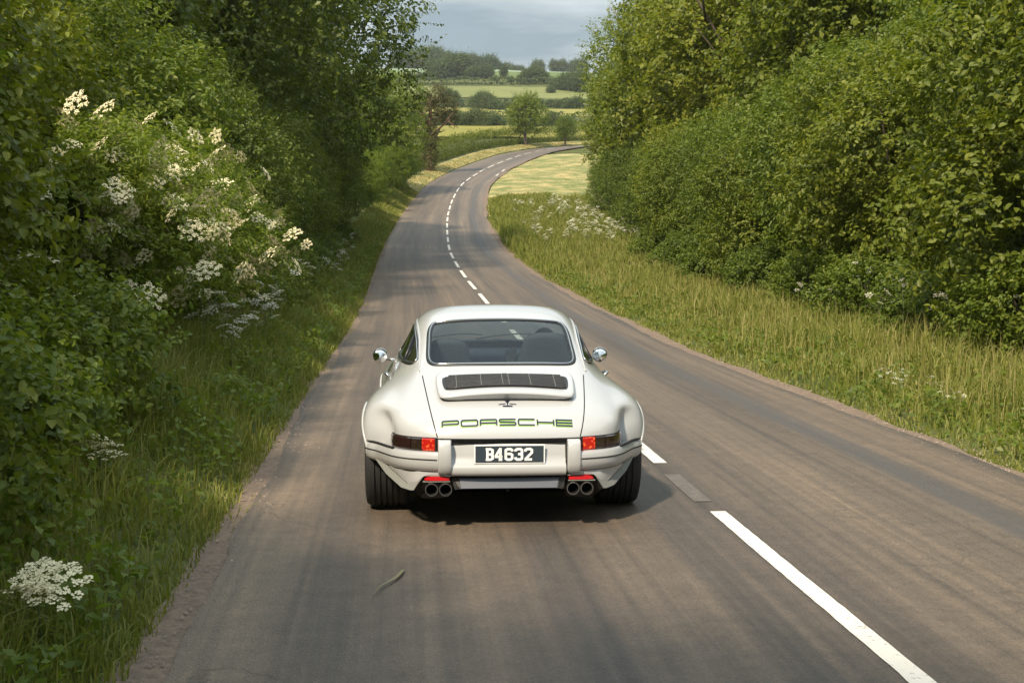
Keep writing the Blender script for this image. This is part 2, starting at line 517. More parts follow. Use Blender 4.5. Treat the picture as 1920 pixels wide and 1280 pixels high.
def dirt_material():
    m, nt, b = new_mat("edge_dirt"); N, L = nt.nodes, nt.links
    ge = N.new("ShaderNodeNewGeometry")
    n = N.new("ShaderNodeTexNoise"); n.inputs['Scale'].default_value = 22; n.inputs['Detail'].default_value = 9; n.inputs['Roughness'].default_value = .75
    L.new(ge.outputs['Position'], n.inputs['Vector'])
    r = N.new("ShaderNodeValToRGB")
    r.color_ramp.elements[0].position = .3; r.color_ramp.elements[0].color = (.085, .060, .044, 1)
    r.color_ramp.elements[1].position = .7; r.color_ramp.elements[1].color = (.25, .18, .13, 1)
    L.new(n.outputs['Fac'], r.inputs[0]); L.new(r.outputs[0], b.inputs['Base Color'])
    bp = N.new("ShaderNodeBump"); bp.inputs['Strength'].default_value = .5; bp.inputs['Distance'].default_value = .012
    L.new(n.outputs['Fac'], bp.inputs['Height']); L.new(bp.outputs[0], b.inputs['Normal'])
    b.inputs['Roughness'].default_value = .95
    return m
M_DIRT = dirt_material()
tag(strip("road_edge_right", M_DIRT, [LANE_R - .35, LANE_R, LANE_R + .25], .022, edge_noise=.10, seed=5),
    "reddish brown strip of dirt and grit along the right edge of the road", "road edge", kind="structure")
tag(strip("road_edge_left", M_DIRT, [-LANE_L - .16, -LANE_L, -LANE_L + .35], .020, edge_noise=.05, seed=6),
    "thin brown strip of dirt along the left edge of the road", "road edge", kind="structure")

# grit along the edges: small stones
def stones(n, seed):
    r = np.random.default_rng(seed)
    base = np.array([(1, 0, 0), (-.5, .87, 0), (-.5, -.87, 0), (0, 0, .9)]) 
    fs = np.array([(0, 1, 3), (1, 2, 3), (2, 0, 3)])
    yy = 3 + 85 * r.random(n) ** 1.7
    side = r.random(n) < .72
    lat = np.where(side, LANE_R + .12 + r.normal(size=n) * .14, -LANE_L - .02 + r.normal(size=n) * .09)
    c = np.stack(road_at(yy, lat), 1)
    s = .004 + .013 * r.random(n) ** 3
    V = np.zeros((n, 4, 3)); a = r.random(n) * 6.28
    ca, sa = np.cos(a), np.sin(a)
    for k in range(4):
        V[:, k, 0] = c[:, 0] + s * (base[k, 0] * ca - base[k, 1] * sa)
        V[:, k, 1] = c[:, 1] + s * (base[k, 0] * sa + base[k, 1] * ca)
        V[:, k, 2] = g(c[:, 1]) + .030 + s * base[k, 2]
    F = (np.arange(n)[:, None, None] * 4 + fs[None]).reshape(-1, 3)
    return V.reshape(-1, 3), F
_v, _f = stones(9000, 11)
tag(mobj("grit", npmesh("grit", _v, _f, pbr("grit_stone", (.22, .17, .13), .9, noise=(3, .4)))),
    "loose grit and small stones along both road edges", "grit", kind="stuff")

# ---- painted centre line: 4 m marks, 2 m gaps
def paint_material(name, col, wear):
    m, nt, b = new_mat(name); N, L = nt.nodes, nt.links
    ge = N.new("ShaderNodeNewGeometry")
    n = N.new("ShaderNodeTexNoise"); n.inputs['Scale'].default_value = 26; n.inputs['Detail'].default_value = 8; n.inputs['Roughness'].default_value = .75
    L.new(ge.outputs['Position'], n.inputs['Vector'])
    r = N.new("ShaderNodeValToRGB")
    r.color_ramp.elements[0].position = wear - .06; r.color_ramp.elements[0].color = (.090, .077, .064, 1)
    r.color_ramp.elements[1].position = wear + .05; r.color_ramp.elements[1].color = (*col, 1)
    L.new(n.outputs['Fac'], r.inputs[0]); L.new(r.outputs[0], b.inputs['Base Color'])
    b.inputs['Roughness'].default_value = .6
    return m
M_PAINT = paint_material("road_paint", (.70, .65, .57), .38)
M_OLD = paint_material("old_road_paint", (.150, .124, .102), .55)
s_at = lambda y: float(np.interp(y, road_c[:, 1], _rs))
def mark(s0, s1, name, mat, off, w, zoff=.052):
    k = max(2, int((s1 - s0) / .10) + 1); jr = np.random.default_rng(int(s0 * 10) % 9973); ss = np.linspace(s0, s1, k); m = MB(); P = []
    for s in ss:
        c = np.array([np.interp(s, _rs, road_c[:, 0]), np.interp(s, _rs, road_c[:, 1])])
        t = np.array([np.interp(s, _rs, road_n[:, 0]), np.interp(s, _rs, road_n[:, 1])])
        z = float(g(c[1])) + zoff + .002
        e0, e1 = jr.normal(size=2) * .0014
        P.append([(*(c + t * (off - w / 2 + e0)), z), (*(c + t * (off + w / 2 + e1)), z)])
    m.grid(P)
    me = m.build(name, mat, road)
    return me
S0 = s_at(8.86)
k0 = -6
for i in range(-6, 36):
    a = S0 - 4.0 + 6.0 * i
    if a < s_at(-30) or a > s_at(208): continue
    mark(a, a + 4.0, "centre_line_mark", M_PAINT, 0.0, .105)
mark(S0 + .35, S0 + 1.45, "faded_line_mark", M_OLD, -.02, .12)
# give-way dashes and edge marks at the field entrance on the inside of the bend
for yy in (137.0, 143.0):
    s = s_at(yy)
    mark(s, s + 2.6, "edge_mark", M_PAINT, LANE_R - .25, .12)
# ================================================================== the car
M_WHITE, _nt, _b = new_mat("white_paint")
_b.inputs['Roughness'].default_value = .30; _b.inputs['Coat Weight'].default_value = .85; _b.inputs['Coat Roughness'].default_value = .03
_t = _nt.nodes.new("ShaderNodeTexCoord"); _s = _nt.nodes.new("ShaderNodeSeparateXYZ"); _nt.links.new(_t.outputs['Object'], _s.inputs[0])
_n = _nt.nodes.new("ShaderNodeTexNoise"); _n.inputs['Scale'].default_value = 9; _n.inputs['Detail'].default_value = 7; _n.inputs['Roughness'].default_value = .65
_nt.links.new(_t.outputs['Object'], _n.inputs['Vector'])
_m = _nt.nodes.new("ShaderNodeMapRange"); _m.inputs['From Min'].default_value = .55; _m.inputs['From Max'].default_value = .22; _m.inputs['To Max'].default_value = .55   # road film low down
_nt.links.new(_s.outputs[2], _m.inputs['Value'])
_k = _nt.nodes.new("ShaderNodeMath"); _k.operation = 'MULTIPLY'; _nt.links.new(_m.outputs[0], _k.inputs[0]); _nt.links.new(_n.outputs['Fac'], _k.inputs[1])
_x = _nt.nodes.new("ShaderNodeMix"); _x.data_type = 'RGBA'; _x.inputs[6].default_value = (.395, .403, .412, 1); _x.inputs[7].default_value = (.20, .175, .145, 1)
_nt.links.new(_k.outputs[0], _x.inputs[0]); _nt.links.new(_x.outputs[2], _b.inputs['Base Color'])
M_BLACKP = pbr("black_plastic", (.012, .012, .013), .5, bump=(120, .15))
M_GAP = pbr("shut_line", (.006, .006, .006), .8)
M_RUBBER = pbr("tyre_rubber", (.016, .016, .017), .72, bump=(90, .25))
M_SEAL = pbr("window_seal", (.012, .013, .015), .42)
M_CHROME = pbr("bright_metal", (.62, .62, .60), .16, metal=1.0)
M_STEEL = pbr("exhaust_steel", (.52, .51, .49), .28, metal=1.0, noise=(40, .15))
M_SOOT = pbr("soot", (.008, .008, .008), .9)
M_SILVER = pbr("silver_diffuser", (.10, .105, .12), .38, metal=.7)
M_GREYTRIM = pbr("grey_trim", (.16, .165, .15), .5)
M_STRAKE_SHADED = pbr("shaded_strake", (.20, .205, .19), .4)  # shade of the down-facing strake is put into this grey
M_INTERIOR = pbr("cabin_trim", (.018, .021, .026), .75, bump=(60, .2))
M_SEAT = pbr("seat_weave", (.011, .013, .017), .75, noise=(70, .3), bump=(60, .15))
M_RED = pbr("red_lens", (.42, .012, .008), .12, coat=.6, emit=((1.0, .05, .012), .55))
M_REDGLOW = pbr("lit_lamp", (.22, .008, .006), .25, emit=((1.0, .05, .01), .42))
_nt = M_REDGLOW.node_tree; _b = _nt.nodes["Principled BSDF"]
_v = _nt.nodes.new("ShaderNodeTexVoronoi"); _v.inputs['Scale'].default_value = 55
_t = _nt.nodes.new("ShaderNodeTexCoord"); _nt.links.new(_t.outputs['Object'], _v.inputs['Vector'])
_r = _nt.nodes.new("ShaderNodeValToRGB")
_r.color_ramp.elements[0].position = .05; _r.color_ramp.elements[0].color = (1.6, .32, .05, 1)
_r.color_ramp.elements[1].position = .5; _r.color_ramp.elements[1].color = (.34, .006, .002, 1)
_nt.links.new(_v.outputs['Distance'], _r.inputs[0]); _nt.links.new(_r.outputs[0], _b.inputs['Emission Color'])
M_REFLECT = pbr("red_reflector", (.46, .008, .012), .18, coat=.5)
M_SMOKE = pbr("smoked_lens", (.020, .008, .008), .08, coat=.8)
M_AMBER = pbr("smoked_amber_lens", (.022, .014, .010), .12, coat=.6, noise=(60, .5))
M_NAVY = pbr("navy_lettering", (.006, .010, .028), .35)
M_LIME = pbr("lime_edge", (.28, .50, .04), .4)
M_PLATE = pbr("plate_slate", (.030, .042, .055), .35)
M_PLATEW = pbr("plate_white", (.78, .79, .78), .4)
M_MIRROR = pbr("mirror_glass", (.85, .87, .88), .02, metal=1.0)
M_SKIN = pbr("skin", (.72, .52, .42), .5)
M_CLOTH = pbr("dark_jacket", (.014, .017, .024), .85, noise=(30, .3))
M_HAIR = pbr("dark_hair", (.018, .013, .010), .6)

def glass_material(name, tint, refl=1.0):
    m, nt, b = new_mat(name); N, L = nt.nodes, nt.links
    N.remove(b)
    tr = N.new("ShaderNodeBsdfTransparent"); tr.inputs[0].default_value = (*tint, 1)
    gl = N.new("ShaderNodeBsdfGlossy"); gl.inputs['Roughness'].default_value = .03; gl.inputs[0].default_value = (.88, .95, 1, 1)
    fr = N.new("ShaderNodeFresnel"); fr.inputs[0].default_value = 1.52
    mu = N.new("ShaderNodeMath"); mu.operation = 'MULTIPLY'; mu.inputs[1].default_value = refl; mu.use_clamp = True
    L.new(fr.outputs[0], mu.inputs[0])
    # noise bump in the glossy layer imitates a woven reflection
    tx = N.new("ShaderNodeTexCoord")
    mp = N.new("ShaderNodeMapping"); mp.inputs['Scale'].default_value = (46, 30, 70); L.new(tx.outputs['Object'], mp.inputs[0])
    no = N.new("ShaderNodeTexNoise"); no.inputs['Scale'].default_value = 1.0; no.inputs['Detail'].default_value = 2
    L.new(mp.outputs[0], no.inputs['Vector'])
    bp = N.new("ShaderNodeBump"); bp.inputs['Strength'].default_value = .10; bp.inputs['Distance'].default_value = .01
    L.new(no.outputs['Fac'], bp.inputs['Height']); L.new(bp.outputs[0], gl.inputs['Normal'])
    mx = N.new("ShaderNodeMixShader")
    L.new(mu.outputs[0], mx.inputs[0]); L.new(tr.outputs[0], mx.inputs[1]); L.new(gl.outputs[0], mx.inputs[2])
    L.new(mx.outputs[0], N["Material Output"].inputs[0])
    return m
M_GLASS = glass_material("car_glass", (.84, .93, .94), .62)
M_GLASS2 = glass_material("side_glass", (.74, .82, .78), 1.2)

CAR = empty("sports_car", (-.069, 9.15, .052), R(3.6),
            "white wide-bodied classic sports car with quad exhausts driving down the lane", "car")

# ---- body shell: stations from tail to nose; in each, points from the middle (x = 0) out and down the side
ST = [
 [(0,-.845,.552),(.22,-.843,.552),(.42,-.828,.553),(.55,-.775,.554),(.63,-.715,.556),(.68,-.65,.557),(.706,-.58,.558),(.690,-.47,.556),(.715,-.47,.50),(.722,-.465,.43),(.722,-.465,.37)],
 [(0,-.838,.585),(.22,-.836,.585),(.42,-.818,.587),(.555,-.765,.592),(.637,-.70,.598),(.688,-.635,.603),(.714,-.56,.606),(.694,-.452,.600),(.752,-.445,.535),(.760,-.44,.45),(.760,-.44,.38)],
 [(0,-.80,.648),(.22,-.798,.647),(.425,-.78,.644),(.553,-.728,.644),(.634,-.67,.645),(.686,-.606,.645),(.720,-.533,.643),(.710,-.42,.632),(.800,-.415,.560),(.810,-.405,.46),(.806,-.40,.385)],
 [(0,-.69,.728),(.22,-.688,.726),(.43,-.67,.718),(.548,-.625,.708),(.628,-.575,.699),(.684,-.525,.69),(.728,-.468,.682),(.765,-.378,.668),(.848,-.372,.578),(.858,-.365,.465),(.852,-.36,.385)],
 [(0,-.50,.802),(.22,-.50,.80),(.44,-.485,.788),(.548,-.457,.772),(.628,-.425,.755),(.690,-.395,.735),(.748,-.365,.712),(.838,-.325,.668),(.888,-.31,.572),(.896,-.305,.468),(.892,-.30,.39)],
 [(0,-.30,.870),(.23,-.30,.867),(.455,-.29,.853),(.552,-.272,.835),(.630,-.255,.808),(.705,-.24,.775),(.785,-.225,.736),(.865,-.21,.672),(.903,-.205,.575),(.908,-.20,.472),(.905,-.20,.40)],
 [(0,-.13,.925),(.24,-.13,.922),(.465,-.125,.908),(.545,-.115,.890),(.600,-.11,.862),(.685,-.10,.815),(.785,-.09,.752),(.868,-.085,.680),(.906,-.08,.58),(.911,-.08,.48),(.908,-.08,.42)],
 [(0,.10,1.018),(.26,.10,1.015),(.470,.10,1.000),(.545,.10,.968),(.580,.10,.922),(.665,.10,.848),(.775,.10,.768),(.862,.10,.690),(.902,.10,.585),(.908,.10,.49),(.905,.10,.42)],
 [(0,.40,1.150),(.28,.40,1.146),(.468,.40,1.122),(.548,.40,1.072),(.600,.40,.985),(.665,.40,.885),(.752,.40,.800),(.828,.40,.700),(.868,.40,.585),(.876,.40,.48),(.872,.40,.39)],
 [(0,.68,1.228),(.29,.68,1.223),(.472,.68,1.196),(.566,.68,1.132),(.622,.68,1.005),(.690,.68,.890),(.750,.68,.825),(.798,.68,.720),(.818,.68,.585),(.820,.68,.45),(.800,.68,.28)],
 [(0,1.0,1.268),(.30,1.0,1.262),(.482,1.0,1.234),(.580,1.0,1.165),(.640,1.0,1.012),(.702,1.0,.885),(.748,1.0,.822),(.785,1.0,.720),(.800,1.0,.585),(.800,1.0,.42),(.780,1.0,.20)],
 [(0,1.32,1.245),(.30,1.31,1.240),(.475,1.27,1.216),(.568,1.22,1.148),(.640,1.25,1.005),(.704,1.28,.882),(.748,1.28,.820),(.785,1.28,.718),(.800,1.28,.585),(.800,1.28,.42),(.780,1.28,.20)],
 [(0,1.58,1.090),(.33,1.56,1.086),(.505,1.50,1.064),(.590,1.42,1.030),(.655,1.46,.965),(.708,1.52,.880),(.750,1.54,.815),(.788,1.55,.715),(.802,1.55,.585),(.802,1.55,.42),(.785,1.55,.20)],
 [(0,1.84,.930),(.36,1.82,.926),(.560,1.75,.914),(.638,1.70,.902),(.680,1.72,.882),(.718,1.76,.852),(.765,1.80,.805),(.815,1.82,.712),(.835,1.82,.585),(.835,1.82,.45),(.815,1.82,.30)],
 [(0,2.15,.862),(.30,2.15,.860),(.45,2.14,.856),(.56,2.12,.862),(.64,2.12,.870),(.715,2.13,.848),(.795,2.14,.785),(.865,2.15,.690),(.885,2.15,.585),(.888,2.15,.49),(.885,2.15,.42)],
 [(0,2.50,.785),(.28,2.50,.784),(.42,2.50,.785),(.53,2.48,.800),(.61,2.47,.812),(.69,2.46,.795),(.775,2.46,.735),(.848,2.46,.650),(.868,2.46,.565),(.870,2.46,.475),(.865,2.46,.40)],
 [(0,2.84,.685),(.26,2.84,.684),(.40,2.82,.688),(.50,2.79,.705),(.58,2.76,.715),(.65,2.73,.695),(.72,2.70,.64),(.775,2.68,.57),(.79,2.67,.50),(.79,2.67,.43),(.78,2.67,.34)],
 [(0,3.06,.575),(.25,3.05,.574),(.38,3.02,.575),(.48,2.98,.58),(.56,2.93,.58),(.62,2.88,.57),(.67,2.84,.545),(.705,2.80,.505),(.715,2.79,.46),(.715,2.79,.41),(.71,2.79,.33)],
 [(0,3.15,.43),(.25,3.14,.43),(.38,3.11,.43),(.48,3.07,.43),(.56,3.01,.43),(.62,2.95,.43),(.66,2.90,.42),(.69,2.86,.41),(.70,2.85,.39),(.70,2.85,.36),(.70,2.85,.31)],
 [(0,3.11,.20),(.25,3.10,.20),(.38,3.07,.20),(.48,3.03,.20),(.56,2.97,.20),(.61,2.92,.20),(.65,2.88,.20),(.68,2.85,.21),(.69,2.84,.22),(.69,2.84,.24),(.69,2.84,.27)],
]
ST = np.array(ST, float)
ST[4:8, 6] += (.016, 0, .020); ST[4:8, 7] += (.024, 0, .022); ST[4:8, 8] += (.016, 0, .016); ST[4:8, 9:, 0] += .012
ST[9:12, :3, 2] += .022; ST[9:12, 3, 2] += .012; ST[8, :3, 2] += .006
ns, nk = ST.shape[:2]
full = np.concatenate([ST[:, :0:-1] * np.array([-1, 1, 1]), ST], axis=1)
nc = full.shape[1]
i2, j2 = np.meshgrid(np.arange(ns - 1), np.arange(nc - 1), indexing='ij')
cf = np.stack([i2 * nc + j2, i2 * nc + j2 + 1, (i2 + 1) * nc + j2 + 1, (i2 + 1) * nc + j2], -1).reshape(-1, 4)
cage = bpy.data.objects.new("cage", npmesh("cage", full.reshape(-1, 3), cf))
COL.objects.link(cage)
sm = cage.modifiers.new("s", 'SUBSURF'); sm.levels = 4; sm.render_levels = 4
dg = bpy.context.evaluated_depsgraph_get()
ev = cage.evaluated_get(dg).to_mesh()
SV = np.empty(len(ev.vertices) * 3, np.float32); ev.vertices.foreach_get('co', SV); SV = SV.reshape(-1, 3).astype(float)
SF = np.empty(len(ev.loops), np.int32); ev.loops.foreach_get('vertex_index', SF); SF = SF.reshape(-1, 4)
SN = np.empty(len(ev.vertices) * 3, np.float32); ev.vertices.foreach_get('normal', SN); SN = SN.reshape(-1, 3).astype(float)
cage.evaluated_get(dg).to_mesh_clear()
bpy.data.objects.remove(cage)
FC = SV[SF].mean(1); FN = unit(SN[SF].mean(1))
_mid = np.argmin(np.abs(FC[:, 0]) + np.abs(FC[:, 1] - 1.0) + np.abs(FC[:, 2] - 1.27))
if FN[_mid, 2] < 0:
    SF = SF[:, ::-1].copy(); SN = -SN; FN = -FN
BVH = BVHTree.FromPolygons([tuple(v) for v in SV], [tuple(f) for f in SF])

def on_rear(x, z, off=0.0):
    """point of the shell met when looking forward from behind at (x, z)"""
    h = BVH.ray_cast(Vector((x, -3, z)), Vector((0, 1, 0)))
    if h[0] is None: return None
    n = h[1] if h[1].y < 0 or h[1].z > 0 else -h[1]
    if n.dot(Vector((0, -1, .6))) < 0: n = -n
    return h[0] + n * off, n
def on_side(y, z, sgn, off=0.0):
    h = BVH.ray_cast(Vector((3 * sgn, y, z)), Vector((-sgn, 0, 0)))
    if h[0] is None: return None
    n = h[1]
    if n.x * sgn < 0: n = -n
    return h[0] + n * off, n
def on_top(x, y, off=0.0):
    h = BVH.ray_cast(Vector((x, y, 3)), Vector((0, 0, -1)))
    n = h[1]
    if n.z < 0: n = -n
    return h[0] + n * off, n

def inside(poly, px, py):
    poly = np.asarray(poly, float); x0, y0 = poly[:, 0], poly[:, 1]; x1, y1 = np.roll(x0, -1), np.roll(y0, -1)
    r = np.zeros(len(px), bool)
    for a, b_, c, d in zip(x0, y0, x1, y1):
        hit = ((b_ > py) != (d > py)) & (px < (c - a) * (py - b_) / (d - b_ + 1e-12) + a)
        r ^= hit
    return r
def closed(pts, n=120):
    p = np.asarray(pts, float)
    q = spline(np.vstack([p[-2:], p, p[:2]]), 24 * (len(p) + 3))
    d = np.linalg.norm(q - p[0], axis=1); e = np.linalg.norm(q - p[0], axis=1)
    a = np.argmin(d[:len(q) // 2]); b_ = len(q) // 2 + np.argmin(e[len(q) // 2:])
    return spline(q[a:b_:3], n)[:-1]
mir = lambda h: h + [(-x, z) for x, z in reversed(h) if abs(x) > 1e-6]
W_REAR = closed(mir([(0,.936),(.24,.935),(.42,.931),(.463,.938),(.482,.962),(.480,1.05),(.474,1.12),(.455,1.158),(.415,1.176),(.24,1.192),(0,1.197)]), 160)
W_FRONT = closed(mir([(0,.962),(.3,.958),(.52,.945),(.575,.952),(.592,.985),(.565,1.07),(.535,1.14),(.505,1.175),(.45,1.195),(.24,1.208),(0,1.212)]), 160)
W_SIDE = closed([(.10,.945),(.16,.925),(.35,.918),(.8,.912),(1.30,.905),(1.40,.915),(1.40,.945),(1.32,1.03),(1.22,1.10),(1.12,1.125),(.95,1.128),(.75,1.115),(.5,1.07),(.3,1.015),(.15,.970)], 140)

in_rw = inside(W_REAR, FC[:, 0], FC[:, 2]) & (FC[:, 1] > -.3) & (FC[:, 1] < .7) & (np.abs(FN[:, 0]) < .75)
in_fw = inside(W_FRONT, FC[:, 0], FC[:, 2]) & (FC[:, 1] > 1.15)
in_sw = inside(W_SIDE, FC[:, 1], FC[:, 2]) & (np.abs(FC[:, 0]) > .5) & (np.abs(FN[:, 0]) > .35) & ~in_fw
arch = (((FC[:, 1]) ** 2 + (FC[:, 2] - .325) ** 2 < .352 ** 2) | ((FC[:, 1] - 2.27) ** 2 + (FC[:, 2] - .315) ** 2 < .340 ** 2)) & (np.abs(FC[:, 0]) > .6)
shut_x = np.interp(FC[:, 2], [.55, .87], [.431, .523])
lid = (np.abs(FC[:, 0]) < shut_x) & (FC[:, 1] < -.16) & ~in_rw
door = (FC[:, 1] > .42) & (FC[:, 1] < 1.50) & (FC[:, 2] < .905) & (FC[:, 2] > .24) & (np.abs(FC[:, 0]) > .55) & ~in_sw & ~arch
roofm = (FC[:, 2] > 1.08) & (np.abs(FN[:, 2]) > .3) & ~in_rw & ~in_fw & ~in_sw
glass = in_rw | in_fw | in_sw
def shell_part(name, mask, mat, parent=CAR, off=0.0, flip=False):
    f = SF[mask]; used = np.unique(f); idx = np.zeros(len(SV), np.int32); idx[used] = np.arange(len(used))
    v = SV[used] + SN[used] * off
    ff = idx[f]
    if flip: ff = ff[:, ::-1]
    return mobj(name, npmesh(name, v, ff, mat, smooth=True), parent)
rest = ~(glass | arch | lid | door | roofm)
body = shell_part("body", rest, M_WHITE)
roof_p = shell_part("roof", roofm, M_WHITE)
lid_p = shell_part("engine_lid", lid, M_WHITE)
for s_ in (-1, 1):
    d_ = shell_part("door", door & (FC[:, 0] * s_ > 0), M_WHITE)
    m = MB()
    q = []
    for yy in np.linspace(.55, .72, 8):
        p, n = on_side(yy, .80, s_, .028 if .56 < yy < .71 else .004); q.append(p)
    m.tube(q, .011, 8); m.build("door_handle", M_CHROME, d_, smooth=True)
rw = shell_part("rear_window", in_rw, M_GLASS)
fw = shell_part("windscreen", in_fw, M_GLASS)
# headlining and pillars: dark trim 2 cm inside the shell
cabin = (FC[:, 1] > -.25) & (FC[:, 1] < 1.9) & (FC[:, 2] > .86) & ~glass
shell_part("headlining", cabin, M_INTERIOR, off=-.018, flip=True)
low = (FC[:, 1] > -.2) & (FC[:, 1] < 1.9) & (FC[:, 2] <= .87) & (FC[:, 2] > .22) & (np.abs(FC[:, 0]) > .3) & ~arch
shell_part("cabin_side", low, M_INTERIOR, off=-.03, flip=True)

def ribbon(path, normals, w, mat, name, parent, lift=.0015, closed_=False):
    """flat strip lying on a surface along path"""
    p = np.asarray(path, float); n = unit(normals)
    if closed_: t = unit(np.roll(p, -1, 0) - np.roll(p, 1, 0))
    else: t = unit(np.gradient(p, axis=0))
    b_ = unit(np.cross(t, n))
    P = np.stack([p + b_ * w / 2 + n * lift * .4, p + n * lift, p - b_ * w / 2 + n * lift * .4], 1)
    return MB().grid(P, close_u=closed_).build(name, mat, parent, smooth=True)
def seal(path, normals, w, h, mat, name, parent):
    """rounded rubber bead standing on the surface round a closed outline"""
    p = np.asarray(path, float); n = unit(normals)
    t = unit(np.roll(p, -1, 0) - np.roll(p, 1, 0)); b_ = unit(np.cross(t, n))
    prof = [(-w / 2, -.008), (-w / 2, h * .3), (-w * .3, h * .85), (0, h), (w * .3, h * .85), (w / 2, h * .3), (w / 2, -.008)]
    P = np.stack([p + b_ * a + n * c for a, c in prof], 1)
    return MB().grid(P, close_u=True).build(name, mat, parent, smooth=True)

def smooth_n(N_, k=9):
    N_ = np.asarray(N_, float); return unit(sum(np.roll(N_, i, 0) for i in range(-k, k + 1)))
q = [on_rear(x, z) for x, z in W_REAR]
pr, nr = [tuple(a[0]) for a in q], smooth_n([tuple(a[1]) for a in q])
pr = np.array(pr); pr = (np.roll(pr, 1, 0) + pr * 2 + np.roll(pr, -1, 0)) / 4
seal(pr, nr, .034, .010, M_SEAL, "window_seal", rw)
cen = pr.mean(0)
inn = pr + unit(cen - pr) * .004
seal(inn + nr * .007, nr, .009, .006, M_CHROME, "bright_trim", rw)
q = []
for x, z in W_FRONT:
    h = BVH.ray_cast(Vector((x, 5, z)), Vector((0, -1, 0))); n = h[1] if h[1].y > 0 else -h[1]; q.append((tuple(h[0]), tuple(n)))
pf = np.array([a[0] for a in q]); seal(pf, smooth_n([a[1] for a in q]), .034, .010, M_SEAL, "window_seal", fw)
for s_ in (-1, 1):
    sw = shell_part("side_window", in_sw & (FC[:, 0] * s_ > 0), M_GLASS2)
    q = [on_side(y, z, s_) for y, z in W_SIDE]
    ps = np.array([tuple(a[0]) for a in q]); n_ = smooth_n([tuple(a[1]) for a in q])
    seal(ps, n_, .030, .009, M_SEAL, "window_seal", sw)
    seal(ps + n_ * .006 + unit(ps - ps.mean(0)) * .012, n_, .007, .006, M_CHROME, "bright_trim", sw)
    m = MB()
    b0, b1 = on_side(.46, .925, s_, .002)[0], on_side(.62, 1.085, s_, .002)[0]
    m.tube([b0, (b0 + b1) / 2, b1], .012, 6); m.build("window_pillar", M_SEAL, sw, smooth=True)
    # drip rail from the windscreen pillar over the door and down to the lid
    rail = spline(ST[13:5:-1, 3] * np.array([s_, 1, 1]), 70)
    pts = []
    for p in rail:
        h = BVH.find_nearest(Vector(p)); n = h[1]
        if n.x * s_ < 0 and n.z < .5: n = -n
        pts.append(h[0] + (n if n.z > -.2 else -n) * .004)
    MB().tube(pts, .0065, 8).build("drip_rail", M_WHITE, roof_p, smooth=True)
    # lid shut line
    zz_ = np.linspace(.556, .872, 40); pp = [on_rear(s_ * float(np.interp(z, [.55, .87], [.431, .523])), z) for z in zz_]
    ribbon([tuple(a[0]) for a in pp], [tuple(a[1]) for a in pp], .007, M_GAP, "shut_line", lid_p)
    # door shut lines
    for yv, z0, z1 in ((.42, .40, .885), (1.50, .25, .86)):
        pp = [on_side(yv, z, s_) for z in np.linspace(z0, z1, 24)]
        ribbon([tuple(a[0]) for a in pp], [tuple(a[1]) for a in pp], .006, M_GAP, "shut_line", [c for c in CAR.children if c.name.startswith("door")][-1 if s_ > 0 else 0])
# lid bottom edge
pp = spline([(x, y - .002, z - .004) for x, y, z in ST[0][:3]], 20)
pl = np.vstack([(pp * np.array([-1, 1, 1]))[::-1], pp[1:]])
MB().tube(pl, .005, 6).build("shut_line", M_GAP, lid_p)

# wheel-arch lips
for s_ in (-1, 1):
    for cy, cz, rr_ in ((0, .325, .354), (2.27, .315, .342)):
        pts = []
        for a in np.linspace(-.10, math.pi + .10, 60):
            h = on_side(cy + rr_ * math.cos(a), cz + rr_ * math.sin(a), s_)
            if h: pts.append(tuple(h[0]))
        pts = np.array(pts); pts[:, 0] = np.convolve(np.pad(pts[:, 0], 3, mode='edge'), np.ones(7) / 7, 'valid')
        MB().tube(pts, .009, 6).build("arch_lip", M_WHITE, body, smooth=True)

# ---- tail: panel, bumper, lamps; plan curves followed by upright profiles
RP = [(0,-.840),(.22,-.838),(.42,-.822),(.55,-.770),(.63,-.710),(.68,-.645),(.703,-.575),(.713,-.50)]
BP = [(.30,-.868),(.42,-.858),(.55,-.808),(.635,-.748),(.695,-.668),(.735,-.585),(.770,-.505),(.805,-.430),(.848,-.365),(.876,-.300)]
def sweep(path, prof, name, mat, parent, s_=1, n=40, smooth=True, sharp=40, x0=None, x1=None, caps=True):
    p = spline(path, 200)
    if x0 is not None: p = p[p[:, 0] >= x0]
    if x1 is not None: p = p[p[:, 0] <= x1]
    p = spline(p[::4] if len(p) > 12 else p, n)
    t = unit(np.gradient(p, axis=0)); out = np.stack([t[:, 1], -t[:, 0]], 1)
    P = np.zeros((n, len(prof), 3))
    for j, (o, z) in enumerate(prof):
        P[:, j, :2] = p + out * o; P[:, j, 2] = z
    P[..., 0] *= s_
    m = MB().grid(P)
    if caps:
        m.poly(P[0]); m.poly(P[-1])
    return m.build(name, mat, parent, smooth=smooth, sharp=sharp)
